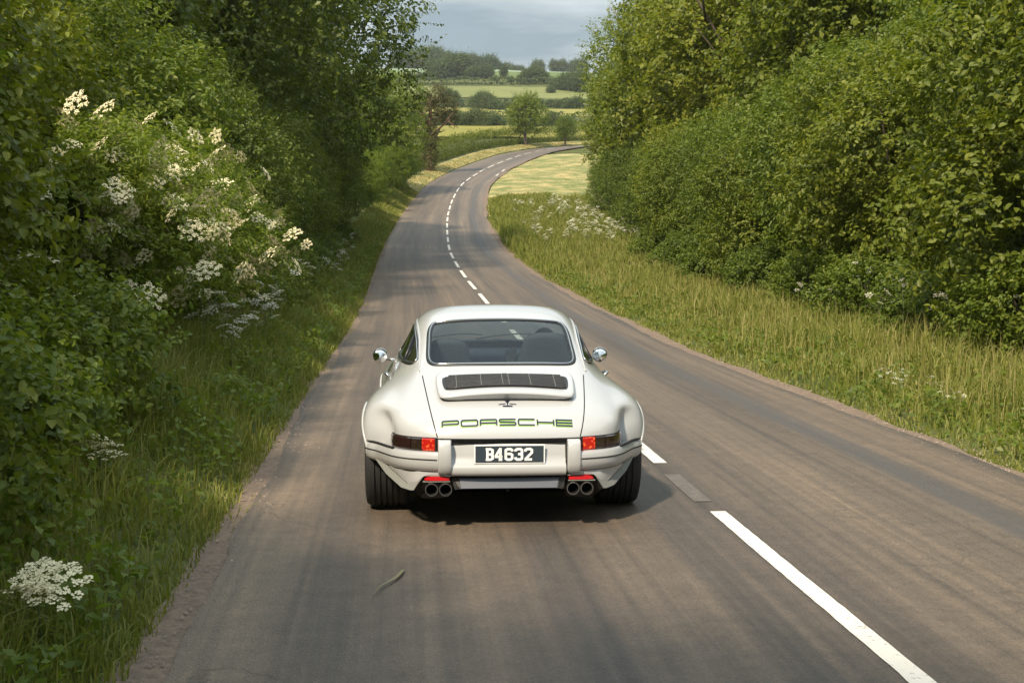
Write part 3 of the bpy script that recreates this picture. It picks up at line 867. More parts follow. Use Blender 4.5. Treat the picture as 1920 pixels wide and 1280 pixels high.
for s_ in (-1, 1):
    sweep(RP, [(-.012, .556), (-.012, .34)], "tail_panel", M_BLACKP, CAR, s_, caps=False)
    bp_ = sweep(BP, [(-.03, .473), (-.004, .474), (.010, .468), (.018, .452), (.020, .424), (.018, .398), (.010, .374), (-.004, .358), (-.03, .352)],
                "bumper", M_WHITE, CAR, s_, n=60, x0=.405)
    sweep(BP, [(.0205, .4325), (.0225, .4315), (.0225, .4255), (.0205, .4245)], "bumper_groove", M_GAP, bp_, s_, n=60, x0=.43)
    sweep(BP[4:], [(.000, .482), (.016, .480), (.016, .474), (.000, .472)], "bumper_joint", M_GAP, bp_, s_, n=24)
    # tail lamp
    lp = spline(RP, 200); lp = lp[(lp[:, 0] >= .437) & (np.arange(200) < 190)]
    def lens(a, b_, name, mat, parent, o=.0):
        k0, k1 = int(a * (len(lp) - 1)), int(b_ * (len(lp) - 1)) + 1
        return sweep(lp[k0:k1], [(-.02, .553), (.006 + o, .552), (.013 + o, .545), (.015 + o, .514), (.013 + o, .483), (.006 + o, .476), (-.02, .475)], name, mat, parent, s_, n=14)
    tl = sweep(lp, [(-.02, .557), (.004, .557), (.006, .514), (.004, .471), (-.02, .471)], "tail_light", M_BLACKP, CAR, s_, n=30)
    lens(.03, .22, "red_lens", M_REDGLOW, tl)
    lens(.24, .40, "amber_lens", M_AMBER, tl)
    lens(.41, .99, "smoked_lens", M_SMOKE, tl)
    # overrider
    ov = MB(); xc = s_ * .3905
    prof = [(-.80, .545), (-.845, .546), (-.878, .538), (-.893, .52), (-.897, .44), (-.895, .40), (-.885, .362), (-.865, .343), (-.80, .34)]
    P = []
    for w_, ins in ((-.0405, .014), (-.036, .004), (-.028, .0), (.028, .0), (.036, .004), (.0405, .014)):
        P.append([(xc + w_, y + ins, z + (-.003 if z > .5 else .003) * (ins > .01)) for y, z in prof])
    ov.grid(P); ov.poly(P[0]); ov.poly(P[-1])
    ov.build("overrider", M_WHITE, CAR, smooth=True, sharp=38)
# middle panel carrying the plate
PC = [(-.352, -.833), (-.2, -.842), (0, -.845), (.2, -.842), (.352, -.833)]
cp = sweep(PC, [(-.03, .546), (-.022, .53), (-.012, .505), (-.006, .45), (.004, .408), (.026, .392), (.034, .378), (.033, .352), (.026, .334), (.010, .326), (-.06, .322)],
           "plate_panel", M_WHITE, CAR, n=30, sharp=60)
# number plate
PLY, PLZ = -.866, .460
plate = MB().box((0, PLY + .004, PLZ), (.428, .006, .116), bev=.002).build("number_plate", M_PLATEW, CAR)
plate_bg = MB().box((0, PLY, PLZ), (.412, .004, .100), bev=.001).build("plate_field", M_PLATE, plate)

def stroke_quads(pts, w, closed_=False, step=.012):
    """mitred strip along a polyline in 2D -> rows of (left, right)"""
    p = [np.array(q, float) for q in pts]
    if closed_: p = p + [p[0]]
    L_, n = [], len(p)
    for i in range(n):
        if closed_ and i in (0, n - 1): a, b_ = p[-2], p[1]
        else: a, b_ = p[max(i - 1, 0)], p[min(i + 1, n - 1)]
        d0 = unit(p[i] - a) if np.linalg.norm(p[i] - a) > 1e-9 else unit(b_ - p[i])
        d1 = unit(b_ - p[i]) if np.linalg.norm(b_ - p[i]) > 1e-9 else d0
        t = unit(d0 + d1); nrm = np.array([-t[1], t[0]])
        k = 1 / max(.45, abs(np.dot(nrm, [-d0[1], d0[0]])))
        L_.append((p[i], nrm * k))
    rows = []
    for i in range(n - 1):
        m_ = max(1, int(np.linalg.norm(p[i + 1] - p[i]) / step))
        for j in range(m_):
            f = j / m_
            c = L_[i][0] * (1 - f) + L_[i + 1][0] * f; q = L_[i][1] * (1 - f) + L_[i + 1][1] * f
            rows.append((c + q * w / 2, c - q * w / 2))
    c, q = L_[-1]; rows.append((c + q * w / 2, c - q * w / 2))
    return rows
def rnd(pts, r=.12):
    """cut the corners of an open polyline"""
    out = [pts[0]]
    for i in range(1, len(pts) - 1):
        a, b_, c = map(np.array, (pts[i - 1], pts[i], pts[i + 1]))
        out.append(tuple(b_ + unit(a - b_) * r)); out.append(tuple(b_ + unit(a - b_) * r * .3 + unit(c - b_) * r * .3)); out.append(tuple(b_ + unit(c - b_) * r))
    return out + [pts[-1]]
# plate characters (cell 1 x 2)
CH = {
 'B': [[(.02, 0), (.70, 0), (.98, .2), (.98, .78), (.72, 1.0), (.98, 1.22), (.98, 1.8), (.70, 2), (.02, 2)], [(.25, .0), (.25, 2)], [(.25, 1.0), (.72, 1.0)]],
 '4': [[(.98, .55), (.05, .55), (.05, .72), (.62, 2), (.70, 2), (.70, 0)], [(.45, .0), (.95, 0)]],
 '6': [[(.95, 1.55), (.95, 1.8), (.75, 2), (.27, 2), (.05, 1.8), (.05, .2), (.27, 0), (.75, 0), (.95, .2), (.95, .9), (.75, 1.1), (.07, 1.1)]],
 '3': [[(.05, 1.55), (.05, 1.8), (.27, 2), (.75, 2), (.95, 1.8), (.95, 1.25), (.72, 1.05), (.40, 1.05)], [(.72, 1.05), (.95, .85), (.95, .2), (.75, 0), (.27, 0), (.05, .2), (.05, .45)]],
 '2': [[(.05, 1.5), (.05, 1.8), (.27, 2), (.75, 2), (.95, 1.8), (.95, 1.3), (.08, .12), (.08, 0), (.98, 0)]],
}
cx = -.1445; lev = 0
for c in "B4632":
    m = MB()
    for st in CH[c]:
        lev += 1
        rows = stroke_quads([(cx + a * .0425, PLZ - .0315 + b_ * .0315) for a, b_ in st], .0150, step=.05)
        y = PLY - .0045 - .0005 * lev
        m.grid([[(l[0], y, l[1]), (r_[0], y, r_[1])] for l, r_ in rows])
    m.build("plate_character", M_PLATEW, plate)
    cx += .0595
# lid lettering
LT = {'P': [[(0, 0), (0, 1), (1, 1), (1, .42), (0, .42)]], 'O': ['c', [(.08, 0), (.92, 0), (1, .15), (1, .85), (.92, 1), (.08, 1), (0, .85), (0, .15)]],
      'R': [[(0, 0), (0, 1), (1, 1), (1, .42), (0, .42)], [(.92, .42), (1, .25), (1, 0)]], 'S': [[(1, 1), (0, 1), (0, .54), (1, .48), (1, 0), (0, 0)]],
      'C': [[(1, 1), (0, 1), (0, 0), (1, 0)]], 'H': [[(0, 0), (0, 1)], [(1, 0), (1, 1)], [(0, .5), (1, .5)]], 'E': [[(1, 1), (0, 1), (0, 0), (1, 0)], [(0, .5), (1, .5)]]}
LW, LH, LZ = .0985, .0300, .628
pitch = .1155
for pas, (mat, dx, dz, off, w_) in enumerate(((M_LIME, -.0024, -.0034, .0020, .0078), (M_NAVY, 0, 0, .0032, .0084))):
    for i, c in enumerate("PORSCHE"):
        x0 = -.4035 + i * pitch; m = MB(); sts = LT[c]; cl = sts[0] == 'c'
        for k, st in enumerate(sts[1:] if cl else sts):
            sc_ = [(a * LW, b_ * LH) for a, b_ in st]
            if c in 'PRSC' and len(sc_) > 3: sc_ = rnd(sc_, .0065)
            rows = stroke_quads([(x0 + a + dx, LZ + b_ + dz) for a, b_ in sc_], w_, closed_=cl)
            pts = []
            for l, r_ in rows:
                row = []
                for q_ in (l, r_):
                    arc = -.012 * (q_[0] / .4) ** 2
                    row.append(tuple(on_rear(q_[0], q_[1] + arc, off + .0003 * k)[0]))
                pts.append(row)
            m.grid(pts)
        m.build("letter" if pas else "letter_edge", mat, lid_p)
# badge above the lettering
m = MB()
for k, st in enumerate([[(-.055, 0), (-.030, .002), (-.012, .004)], [(.055, 0), (.030, .002), (.012, .004)], [(-.03, -.008), (.03, -.008)], [(-.016, .024), (-.004, .012), (0, .006)], [(.016, .024), (.004, .012), (0, .006)], [(0, -.004), (0, .020)]]):
    rows = stroke_quads([(a, .735 + b_) for a, b_ in st], .0065 if k > 1 else .004)
    m.grid([[tuple(on_rear(q_[0], q_[1], .002 + .0002 * k)[0]) for q_ in rw_] for rw_ in rows])
m.build("badge", M_NAVY, lid_p)

# ---- raised spoiler tray with its grille
def tray_z(x, y): return .8865 + (y + .30) * .215 - .040 * (x / .43) ** 2 * np.clip((-y - .2) / .4, 0, 1) + .004
def tray_outline(inset=0.0, n=96):
    h = [(0, -.205), (.25, -.212), (.385, -.225), (.432, -.265), (.440, -.34), (.432, -.50), (.418, -.585), (.375, -.622), (.22, -.640), (0, -.646)]
    o = closed(h + [(-x, y) for x, y in reversed(h) if x > 0], n)
    c = np.array([0, -.42]); d = o - c
    return c + d * np.array([1 - inset / .44, 1 - inset / .22])
rings = []
o0 = tray_outline(); 
lidz = np.array([on_top(x, y)[0].z for x, y in o0])
tz = np.array([tray_z(x, y) for x, y in o0])
tz0 = np.maximum(tz, lidz + .004)
rings.append(np.c_[tray_outline(.045), np.array([on_top(x, y)[0].z for x, y in tray_outline(.045)]) - .006])
rings.append(np.c_[tray_outline(.026), lidz * .45 + tz0 * .55 - .008])
rings.append(np.c_[o0, np.maximum(tz0 - .014, lidz)])
for ins, dz in ((.001, .007), (.005, .002), (.012, .0), (.02, .0), (.03, 0), (.05, 0), (.08, 0), (.12, 0), (.16, 0), (.19, 0), (.215, 0)):
    o = tray_outline(ins); z = np.maximum(np.array([tray_z(x, y) for x, y in o]), np.array([on_top(x, y)[0].z for x, y in o]) + .003) - dz
    rings.append(np.c_[o, z])
tray = MB().grid(np.array(rings), close_v=True).build("spoiler", M_WHITE, CAR, smooth=True, sharp=50)
# black line at its foot
base = np.c_[tray_outline(.034), np.array([on_top(x, y)[0].z for x, y in tray_outline(.034)])]
nn = np.array([tuple(on_top(x, y)[1]) for x, y in tray_outline(.034)])
seal(base + nn * .0, nn, .010, .004, M_GAP, "spoiler_foot", tray)
gx0, gy0, gy1 = .398, -.552, -.315
gp = closed([(-gx0 + .03, gy1 - .012), (-.2, gy1 + .004), (0, gy1 + .010), (.2, gy1 + .004), (gx0 - .03, gy1 - .012), (gx0, gy1 - .06), (gx0 - .012, gy0 + .04), (gx0 - .05, gy0 + .008), (.2, gy0 - .006), (0, gy0 - .010), (-.2, gy0 - .006), (-gx0 + .05, gy0 + .008), (-gx0 + .012, gy0 + .04), (-gx0, gy1 - .06)], 120)
inner = []
for k in (1, .9, .7, .45, .2, .02):
    o = gp * np.array([k, 1]) if False else np.array([0, -.43]) + (gp - np.array([0, -.43])) * k
    inner.append([(x, y, tray_z(x, y) + .0035) for x, y in o])
grille = MB().grid(np.array(inner), close_v=True).build("grille", M_BLACKP, tray, smooth=True)
for k in range(9):
    y = gy0 + .018 + k * .0258
    half = gx0 - .02 - (.02 if k in (0, 8) else 0)
    xs = np.linspace(-half, half, 30)
    P = [[(x, y + dy + .010 * (1 - (x / .4) ** 2) * (.5 if y > -.43 else -.6), tray_z(x, y) + dz) for dy, dz in ((-.0075, .0045), (-.006, .0105), (.006, .0125), (.0075, .0045))] for x in xs]
    MB().grid(P).build("grille_slat", M_BLACKP, grille, smooth=True, sharp=30)
for x in (-.31, -.155, -.02, .02, .155, .31):
    P = [(x, y, tray_z(x, y) + .0118) for y in np.linspace(gy0 + .012, gy1 - .01, 8)]
    MB().tube(P, .0022, 5).build("grille_rib", M_GREYTRIM, grille)
MB().box((0, gy1 + .012, tray_z(0, gy1) + .006), (.03, .02, .008), bev=.002).build("grille_badge", M_GREYTRIM, grille)

# ---- lower valance, exhausts, diffuser
for s_ in (-1, 1):
    v = MB()
    # white corner: folds in below the bumper toward the pipes
    A = [(.352, -.835, .330), (.43, -.842, .352), (.55, -.795, .352), (.66, -.70, .352), (.735, -.585, .356)]
    B = [(.352, -.838, .322), (.515, -.822, .325), (.56, -.79, .285), (.615, -.735, .268), (.715, -.585, .330)]
    v.grid([[(s_ * x, y, z) for x, y, z in A], [(s_ * (x * .5 + X * .5), (y + Y) / 2 - .004, (z + Z) / 2) for (x, y, z), (X, Y, Z) in zip(A, B)], [(s_ * x, y, z) for x, y, z in B]])
    v.build("valance_corner", M_WHITE, CAR, smooth=True, sharp=40)
    w_ = MB()
    C = [(.522, -.820, .322), (.562, -.788, .284), (.618, -.733, .267), (.718, -.583, .330), (.790, -.46, .392)]
    D = [(.575, -.800, .236), (.600, -.775, .232), (.655, -.715, .240), (.752, -.56, .300), (.822, -.42, .372)]
    w_.grid([[(s_ * x, y, z) for x, y, z in C], [(s_ * x, y, z) for x, y, z in D], [(s_ * x * .985, y + .05, z - .01) for x, y, z in D]])
    w_.build("valance_strake", M_STRAKE_SHADED, CAR, smooth=True, sharp=30)
    # black surround of the pipes
    k_ = MB()
    E = [(.305, .318), (.352, .318), (.508, .328), (.528, .318), (.578, .236)]
    F_ = [(.318, .232), (.37, .186), (.46, .178), (.53, .182), (.575, .228)]
    k_.grid([[(s_ * x, -.812, z) for x, z in E], [(s_ * x, -.790, z) for x, z in E], [(s_ * x, -.66, z - .02) for x, z in F_]])
    k_.build("exhaust_surround", M_BLACKP, CAR, smooth=False)
    rf = MB(); P = []
    for x, zt, zb, y in ((.362, .318, .297, -.836), (.39, .3225, .2955, -.842), (.44, .3235, .2955, -.842), (.49, .3215, .2965, -.838), (.512, .311, .2975, -.832)):
        P.append([(s_ * x, y + .02, zt), (s_ * x, y, zt - .003), (s_ * x, y, zb + .003), (s_ * x, y + .02, zb)])
    rf.grid(P); rf.poly(P[0]); rf.poly(P[-1])
    rf.build("reflector", M_REFLECT, CAR, smooth=True, sharp=40)
    MB().box((s_ * .44, -.828, .2925), (.165, .03, .005), bev=.001).build("reflector_ledge", M_GREYTRIM, CAR)
    for xo in (.386, .470):
        ep = MB().lathe([(.0335, -.60), (.0335, -.862), (.0350, -.868), (.0378, -.868), (.0385, -.862), (.0385, -.60)], 32, 'y', (s_ * xo, 0, .247)).build("tailpipe", M_STEEL, CAR, smooth=True, sharp=50)
        MB().lathe([(.0002, -.70), (.0332, -.70), (.0333, -.855)], 32, 'y', (s_ * xo, 0, .247)).build("pipe_bore", M_SOOT, ep, smooth=True)
# diffuser
df = MB()
df.grid([[(-.352, -.80, .321), (-.310, -.812, .312), (.310, -.812, .312), (.352, -.80, .321)], [(-.330, -.82, .238), (-.295, -.838, .246), (.295, -.838, .246), (.330, -.82, .238)], [(-.34, -.60, .205), (-.3, -.60, .205), (.3, -.60, .205), (.34, -.60, .205)]])
df.build("diffuser_surround", M_BLACKP, CAR)
MB().add([(-.302, -.818, .306), (.302, -.818, .306), (.290, -.842, .250), (-.290, -.842, .250), (-.302, -.80, .300), (.302, -.80, .300), (.29, -.82, .245), (-.29, -.82, .245)],
         [(0, 1, 2, 3), (4, 7, 6, 5), (0, 4, 5, 1), (3, 2, 6, 7), (0, 3, 7, 4), (1, 5, 6, 2)]).build("diffuser", M_SILVER, CAR)
MB().box((0, -.66, .205), (.022, .02, .022), bev=.004).build("tow_eye", M_GREYTRIM, CAR)
# underside, closed in black
MB().add([(-.60, -.70, .20), (.60, -.70, .20), (.60, .40, .17), (.76, .6, .17), (.76, 1.75, .17), (.6, 1.9, .17), (.6, 2.85, .19), (-.6, 2.85, .19), (-.6, 1.9, .17), (-.76, 1.75, .17), (-.76, .6, .17), (-.60, .40, .17)],
         [tuple(range(12))]).build("underbody", M_BLACKP, CAR)
for s_ in (-1, 1):   # inner wheel housings
    for yc in (0, 2.27):
        ang = np.linspace(.30, math.pi - .30, 24)
        P = [[(s_ * xx, yc + .362 * math.cos(a), .325 + .362 * math.sin(a)) for a in ang] for xx in (.58, .84)]
        h_ = MB().grid(P); h_.poly([(s_ * .58, yc + .362 * math.cos(a), .325 + .362 * math.sin(a)) for a in ang])
        h_.build("wheel_housing", M_SOOT, CAR, smooth=True)

# ---- wheels
def wheel(x, y, r, w, s_):
    c = (0, 0, 0)
    h = w / 2
    prof = [(r * .66, -h * .80), (r * .72, -h * .96), (r * .86, -h * 1.0), (r * .945, -h * .95), (r * .982, -h * .84), (r * .996, -h * .70)]
    gr = [-.52, -.26, 0, .26, .52]
    x_ = -.70
    for q_ in gr:
        prof += [(r, h * (q_ - .055)), (r - .010, h * (q_ - .035)), (r - .010, h * (q_ + .035)), (r, h * (q_ + .055))]
    prof += [(r * .996, h * .70), (r * .982, h * .84), (r * .945, h * .95), (r * .86, h * 1.0), (r * .72, h * .96), (r * .66, h * .80)]
    t = MB().lathe(prof, 64, 'x').build("tyre", M_RUBBER, None, smooth=True, sharp=35)
    e = bpy.data.objects.new("wheel", None); COL.objects.link(e); e.parent = CAR; e.location = (x, y, r)
    t.parent = e
    rm = MB().lathe([(r * .67, -h * .78), (r * .62, -h * .6), (r * .60, h * .3), (r * .63, h * .70), (r * .685, h * .80), (r * .70, h * .78)], 48, 'x')
    for k in range(5):
        a = k * 2 * math.pi / 5
        ca, sa = math.cos(a), math.sin(a)
        q_ = []
        for rr, ww, hh in ((.03, .045, h * .45), (.10, .052, h * .42), (r * .64, .070, h * .62)):
            q_.append([(hh, rr * ca - ww * sa, rr * sa + ww * ca), (hh + .02, rr * ca - ww * .6 * sa, rr * sa + ww * .6 * ca), (hh + .02, rr * ca + ww * .6 * sa, rr * sa - ww * .6 * ca), (hh, rr * ca + ww * sa, rr * sa - ww * ca)])
        rm.grid(q_)
    rm.lathe([(.0005, h * .52), (.04, h * .52), (.05, h * .42)], 20, 'x')
    ro = rm.build("rim", M_GREYTRIM, e, smooth=True, sharp=35)
    if s_ < 0: e.rotation_euler = (0, 0, math.pi)
    MB().lathe([(.04, h * .1), (.16, h * .1), (.16, h * .02), (.04, h * .02)], 36, 'x').build("brake_disc", M_STEEL, e, smooth=True, sharp=40)
for s_ in (-1, 1):
    wheel(s_ * .752, 0, .325, .285, s_)
    wheel(s_ * .755, 2.27, .315, .235, s_)

# ---- door mirrors
for s_ in (-1, 1):
    yM, zM, xM = 1.55, .868, s_ * .848
    hs = MB().lathe([(.0005, .095), (.022, .090), (.040, .072), (.052, .040), (.0575, .0), (.0575, -.012), (.054, -.016)], 36, 'y', (xM, yM, zM)).build("door_mirror", M_CHROME, CAR, smooth=True, sharp=60)
    mg = MB().lathe([(.0003, 0), (.050, 0), (.0535, .004)], 36, 'y', (0, 0, 0)).build("mirror_glass", M_MIRROR, hs, smooth=True)
    mg.location = (xM, yM - .0145, zM); mg.rotation_euler = (R(-9), 0, R(-4 * s_))
    p0 = on_side(1.52, .835, s_, 0)[0]
    MB().tube([p0, (s_ * .775, 1.54, .838), (xM - s_ * .03, yM + .03, zM - .03)], [.014, .010, .012], 8).build("mirror_stalk", M_CHROME, hs, smooth=True)

# ---- cabin
MB().add([(-.66, -.2, .36), (.66, -.2, .36), (.66, 1.8, .26), (-.66, 1.8, .26)], [(0, 1, 2, 3)]).build("cabin_floor", M_INTERIOR, CAR)
MB().grid([[(-.5, -.14, .885), (0, -.15, .895), (.5, -.14, .885)], [(-.52, .10, .84), (0, .10, .85), (.52, .10, .84)], [(-.52, .18, .60), (0, .18, .60), (.52, .18, .60)], [(-.52, .45, .45), (0, .45, .45), (.52, .45, .45)]]).build("parcel_shelf", M_INTERIOR, CAR)
dsh = MB().grid([[(x, 1.28, .62) for x in (-.64, 0, .64)], [(x, 1.26, .80) for x in (-.66, 0, .66)], [(x, 1.30, .875) for x in (-.66, 0, .66)], [(x, 1.42, .90) for x in (-.66, 0, .66)], [(x, 1.80, .905) for x in (-.60, 0, .60)]])
dsh.build("dashboard", M_INTERIOR, CAR, smooth=True, sharp=60)
bin_ = MB(); bin_.tube([(.30, 1.245, .80), (.30, 1.30, .84)], .07, 16); bin_.build("instrument_binnacle", M_INTERIOR, CAR)
sw_ = MB(); P = [(.35 + .185 * math.cos(a), 1.10 + .06 * math.sin(a) + .0, .80 + .175 * math.sin(a)) for a in np.linspace(0, 2 * math.pi, 37)]
sw_.tube(P, .014, 8, caps=False); sw_.tube([(.17, 1.10, .80), (.35, 1.12, .79), (.53, 1.10, .80)], .012, 6); sw_.build("steering_wheel", M_INTERIOR, CAR, smooth=True)
def seat(xc, tall=1.0, wide=1.0):
    e = bpy.data.objects.new("seat", None); COL.objects.link(e); e.parent = CAR; e.location = (xc, .62, .265)
    def slab(rows, name, mat):
        """rows: (y, z, half width, thickness) up the slab; rounded cross-section"""
        P = []
        for y, z, hw, th in rows:
            hw = hw * (wide if z > .6 else 1); z = z * tall
            ang = np.linspace(0, 2 * np.pi, 25)[:-1]
            cs, sn = np.cos(ang), np.sin(ang)
            P.append(np.stack([hw * np.sign(cs) * np.abs(cs) ** .45, y + th * np.sign(sn) * np.abs(sn) ** .6, np.full(24, z)], 1))
        m = MB().grid(np.array(P), close_v=True); m.poly(P[0]); m.poly(P[-1])
        return m.build(name, mat, e, smooth=True, sharp=70)
    slab([(.10, .10, .20, .04), (.08, .20, .235, .06), (.045, .36, .245, .06), (.0, .50, .235, .055), (-.045, .60, .200, .050), (-.06, .635, .165, .045), (-.075, .70, .150, .045), (-.092, .755, .135, .045), (-.10, .785, .105, .038), (-.102, .80, .05, .022)], "backrest", M_SEAT)
    m = MB().box((0, .32, .10), (.46, .50, .13), bev=.05); m.build("cushion", M_SEAT, e, smooth=True)
seat(-.345); seat(.345, 1.05, 1.18)
# rear-view mirror and windscreen wipers
MB().box((0, 1.30, 1.165), (.20, .025, .05), bev=.01).build("rear_view_mirror", M_BLACKP, CAR)
for x0, x1 in ((-.10, .42), (-.55, -.06)):
    pts = []
    for f in np.linspace(0, 1, 16):
        x, z = x0 + (x1 - x0) * f, .965 + .045 * math.sin(f * 2.2)
        h = BVH.ray_cast(Vector((x, 5, z)), Vector((0, -1, 0))); pts.append(h[0] + Vector((0, .012, .012)))
    MB().tube(pts, .006, 5).build("windscreen_wiper", M_BLACKP, CAR)
# front lamps, in keeping with the type
for s_ in (-1, 1):
    MB().lathe([(.0005, 2.74), (.05, 2.735), (.085, 2.71), (.10, 2.66), (.104, 2.60)], 32, 'y', (s_ * .62, 0, .655)).build("headlight", M_CHROME, CAR, smooth=True)

# ---- driver: a seated figure, left hand lifted beside the seat
def skin_body(name, joints, bones, mat, parent, sub=2):
    me = bpy.data.meshes.new(name)
    names = list(joints)
    me.from_pydata([joints[n][0] for n in names], [(names.index(a), names.index(b_)) for a, b_ in bones], [])
    o = mobj(name, me, parent)
    md = o.modifiers.new("skin", 'SKIN'); md.use_smooth_shade = True
    sv = me.skin_vertices[0].data
    for i, n in enumerate(names):
        r_ = joints[n][1]; sv[i].radius = (r_, r_) if not hasattr(r_, '__len__') else r_
        sv[i].use_root = (i == 0)
    s2 = o.modifiers.new("sub", 'SUBSURF'); s2.levels = sub; s2.render_levels = sub
    me.materials.append(mat)
    return o
DR = empty("person", (0, 0, 0), 0, "driver in a dark jacket seated on the right, left hand raised between the seats", "person")
DR.location = CAR.location + Vector((0, 0, -.095)); DR.rotation_euler = CAR.rotation_euler
bx_ = .345
J = {'pelvis': ((bx_, .80, .50), (.15, .11)), 'waist': ((bx_, .74, .64), (.14, .10)), 'chest': ((bx_, .70, .82), (.165, .11)), 'collar': ((bx_, .70, .935), (.10, .08)), 'neck': ((bx_, .71, .99), .052), 
     'shl': ((bx_ - .17, .71, .90), .068), 'ell': ((bx_ - .28, .84, .72), .048), 'wrl': ((bx_ - .235, .92, .89), .033),
     'shr': ((bx_ + .17, .71, .90), .068), 'elr': ((bx_ + .24, .88, .74), .048), 'wrr': ((bx_ + .17, 1.06, .82), .033),
     'hipl': ((bx_ - .10, .86, .48), .085), 'knl': ((bx_ - .13, 1.22, .56), .06), 'anl': ((bx_ - .12, 1.55, .34), .045), 'fol': ((bx_ - .12, 1.66, .36), .04),
     'hipr': ((bx_ + .10, .86, .48), .085), 'knr': ((bx_ + .13, 1.22, .56), .06), 'anr': ((bx_ + .10, 1.55, .34), .045), 'for': ((bx_ + .10, 1.66, .36), .04)}
Bn = [('pelvis', 'waist'), ('waist', 'chest'), ('chest', 'collar'), ('collar', 'neck'), ('chest', 'shl'), ('shl', 'ell'), ('ell', 'wrl'), ('chest', 'shr'), ('shr', 'elr'), ('elr', 'wrr'),
      ('pelvis', 'hipl'), ('hipl', 'knl'), ('knl', 'anl'), ('anl', 'fol'), ('pelvis', 'hipr'), ('hipr', 'knr'), ('knr', 'anr'), ('anr', 'for')]
skin_body("body", J, Bn, M_CLOTH, DR)
hd = MB()
P = []
for z, w_, d_, yo in ((-.02, .045, .05, -.01), (.02, .052, .065, .0), (.05, .062, .085, .008), (.09, .070, .095, .004), (.13, .074, .098, .0), (.17, .073, .096, -.004), (.205, .062, .082, -.008), (.23, .038, .05, -.01), (.238, .004, .005, -.01)):
    a = np.linspace(0, 2 * np.pi, 25)[:-1]
    P.append(np.stack([bx_ + w_ * np.cos(a), .715 + yo + d_ * np.sin(a), np.full(24, .975 + z)], 1))
hd.grid(np.array(P), close_v=True)
head = hd.build("head", M_SKIN, DR, smooth=True)
MB().grid(np.array([[(bx_ + x, .715 + .09 + y, .975 + z) for x in (-.012, 0, .012)] for y, z in ((.0, .12), (.012, .095), (.024, .075), (.004, .065))])).build("nose", M_SKIN, head, smooth=True)
hr = MB(); P2 = []
for z, w_, d_, yo in ((.07, .072, .080, -.030), (.11, .079, .095, -.022), (.15, .081, .104, -.010), (.19, .076, .100, -.008), (.222, .060, .078, -.010), (.245, .028, .036, -.012), (.25, .003, .004, -.012)):
    a = np.linspace(0, 2 * np.pi, 25)[:-1]
    P2.append(np.stack([bx_ + w_ * np.cos(a), .715 + yo + d_ * np.sin(a), np.full(24, .975 + z)], 1))
hr.grid(np.array(P2), close_v=True).build("hair", M_HAIR, head, smooth=True)
for s_ in (-1, 1):
    MB().lathe([(.001, -.008), (.018, -.006), (.022, .0), (.016, .008)], 12, 'x', (bx_ + s_ * .076, .705, 1.08)).build("ear", M_SKIN, head, smooth=True)
    MB().lathe([(.0005, .006), (.008, .003), (.011, -.004)], 10, 'y', (bx_ + s_ * .03, .795, 1.095)).build("eye", M_PLATEW, head, smooth=True)
MB().tube([(bx_ - .022, .800, 1.022), (bx_, .806, 1.020), (bx_ + .022, .800, 1.022)], .005, 6).build("mouth", M_SKIN, head, smooth=True)
def hand(wr, up, side, fwd, name):
    """palm and five bent fingers from a wrist point; up = finger direction, side = toward the thumb"""
    wr, up, side, fwd = (Vector(v) for v in (wr, up, side, fwd))
    pt = lambda a, b_, c: tuple(wr + up * a + side * b_ + fwd * c)
    J = {'w': (pt(-.02, 0, 0), (.024, .018)), 'p': (pt(.035, 0, 0), (.030, .016))}
    B = [('w', 'p')]
    for i, (sd, ln) in enumerate(((.028, .070), (.010, .080), (-.009, .074), (-.027, .058))):
        J[f'k{i}'] = (pt(.085, sd, .0), .0105); J[f'm{i}'] = (pt(.085 + ln * .45, sd * 1.1, .010), .0092); J[f't{i}'] = (pt(.085 + ln * .82, sd * 1.15, .034), .0078)
        B += [('p', f'k{i}'), (f'k{i}', f'm{i}'), (f'm{i}', f't{i}')]
    J['th0'] = (pt(.030, .038, .008), .0125); J['th1'] = (pt(.062, .060, .016), .0105); J['th2'] = (pt(.088, .066, .026), .0088)
    B += [('p', 'th0'), ('th0', 'th1'), ('th1', 'th2')]
    return skin_body(name, J, B, M_SKIN, DR, 1)
hand((bx_ - .235, .92, .912), (0.08, .05, .99), (1, 0, -.08), (0, 1, -.05), "hand")
hand((bx_ + .165, 1.07, .83), (-.35, .55, .75), (-.8, -.2, -.4), (0, .6, -.5), "hand")
# ================================================================== vegetation
ML_DARK = leaf_mat("leaf_dark", [(.046, .072, .013), (.080, .118, .018), (.122, .158, .024), (.175, .195, .030)], .42)
ML_MID = leaf_mat("leaf_mid", [(.058, .092, .014), (.100, .148, .020), (.150, .198, .027), (.225, .245, .036)], .45)
ML_OLIVE = leaf_mat("leaf_olive", [(.070, .096, .012), (.122, .156, .018), (.180, .208, .025), (.270, .270, .036)], .45)
ML_BRIGHT = leaf_mat("leaf_bright", [(.072, .108, .014), (.122, .180, .022), (.178, .230, .030), (.240, .270, .042)], .48)
ML_FAR = leaf_mat("leaf_far", [(.036, .060, .020), (.060, .092, .028), (.088, .120, .034), (.120, .144, .042)], .35)
ML_RUST = leaf_mat("leaf_rust", [(.060, .052, .022), (.105, .085, .030), (.085, .100, .028), (.15, .12, .045)], .3)
ML_HEDGE = leaf_mat("leaf_hedge", [(.060, .085, .014), (.110, .142, .020), (.165, .188, .028), (.220, .225, .040)], .4)
ML_GRASS = leaf_mat("grass_blade", [(.082, .110, .016), (.140, .172, .026), (.200, .210, .042), (.300, .265, .095)], .34, rough=.6)
ML_STRAW = leaf_mat("dry_grass_blade", [(.17, .165, .055), (.28, .245, .09), (.36, .30, .13), (.42, .36, .17)], .3, rough=.7)
M_BARK = pbr("bark", (.085, .066, .050), .9, noise=(6, .4), bump=(14, .6))
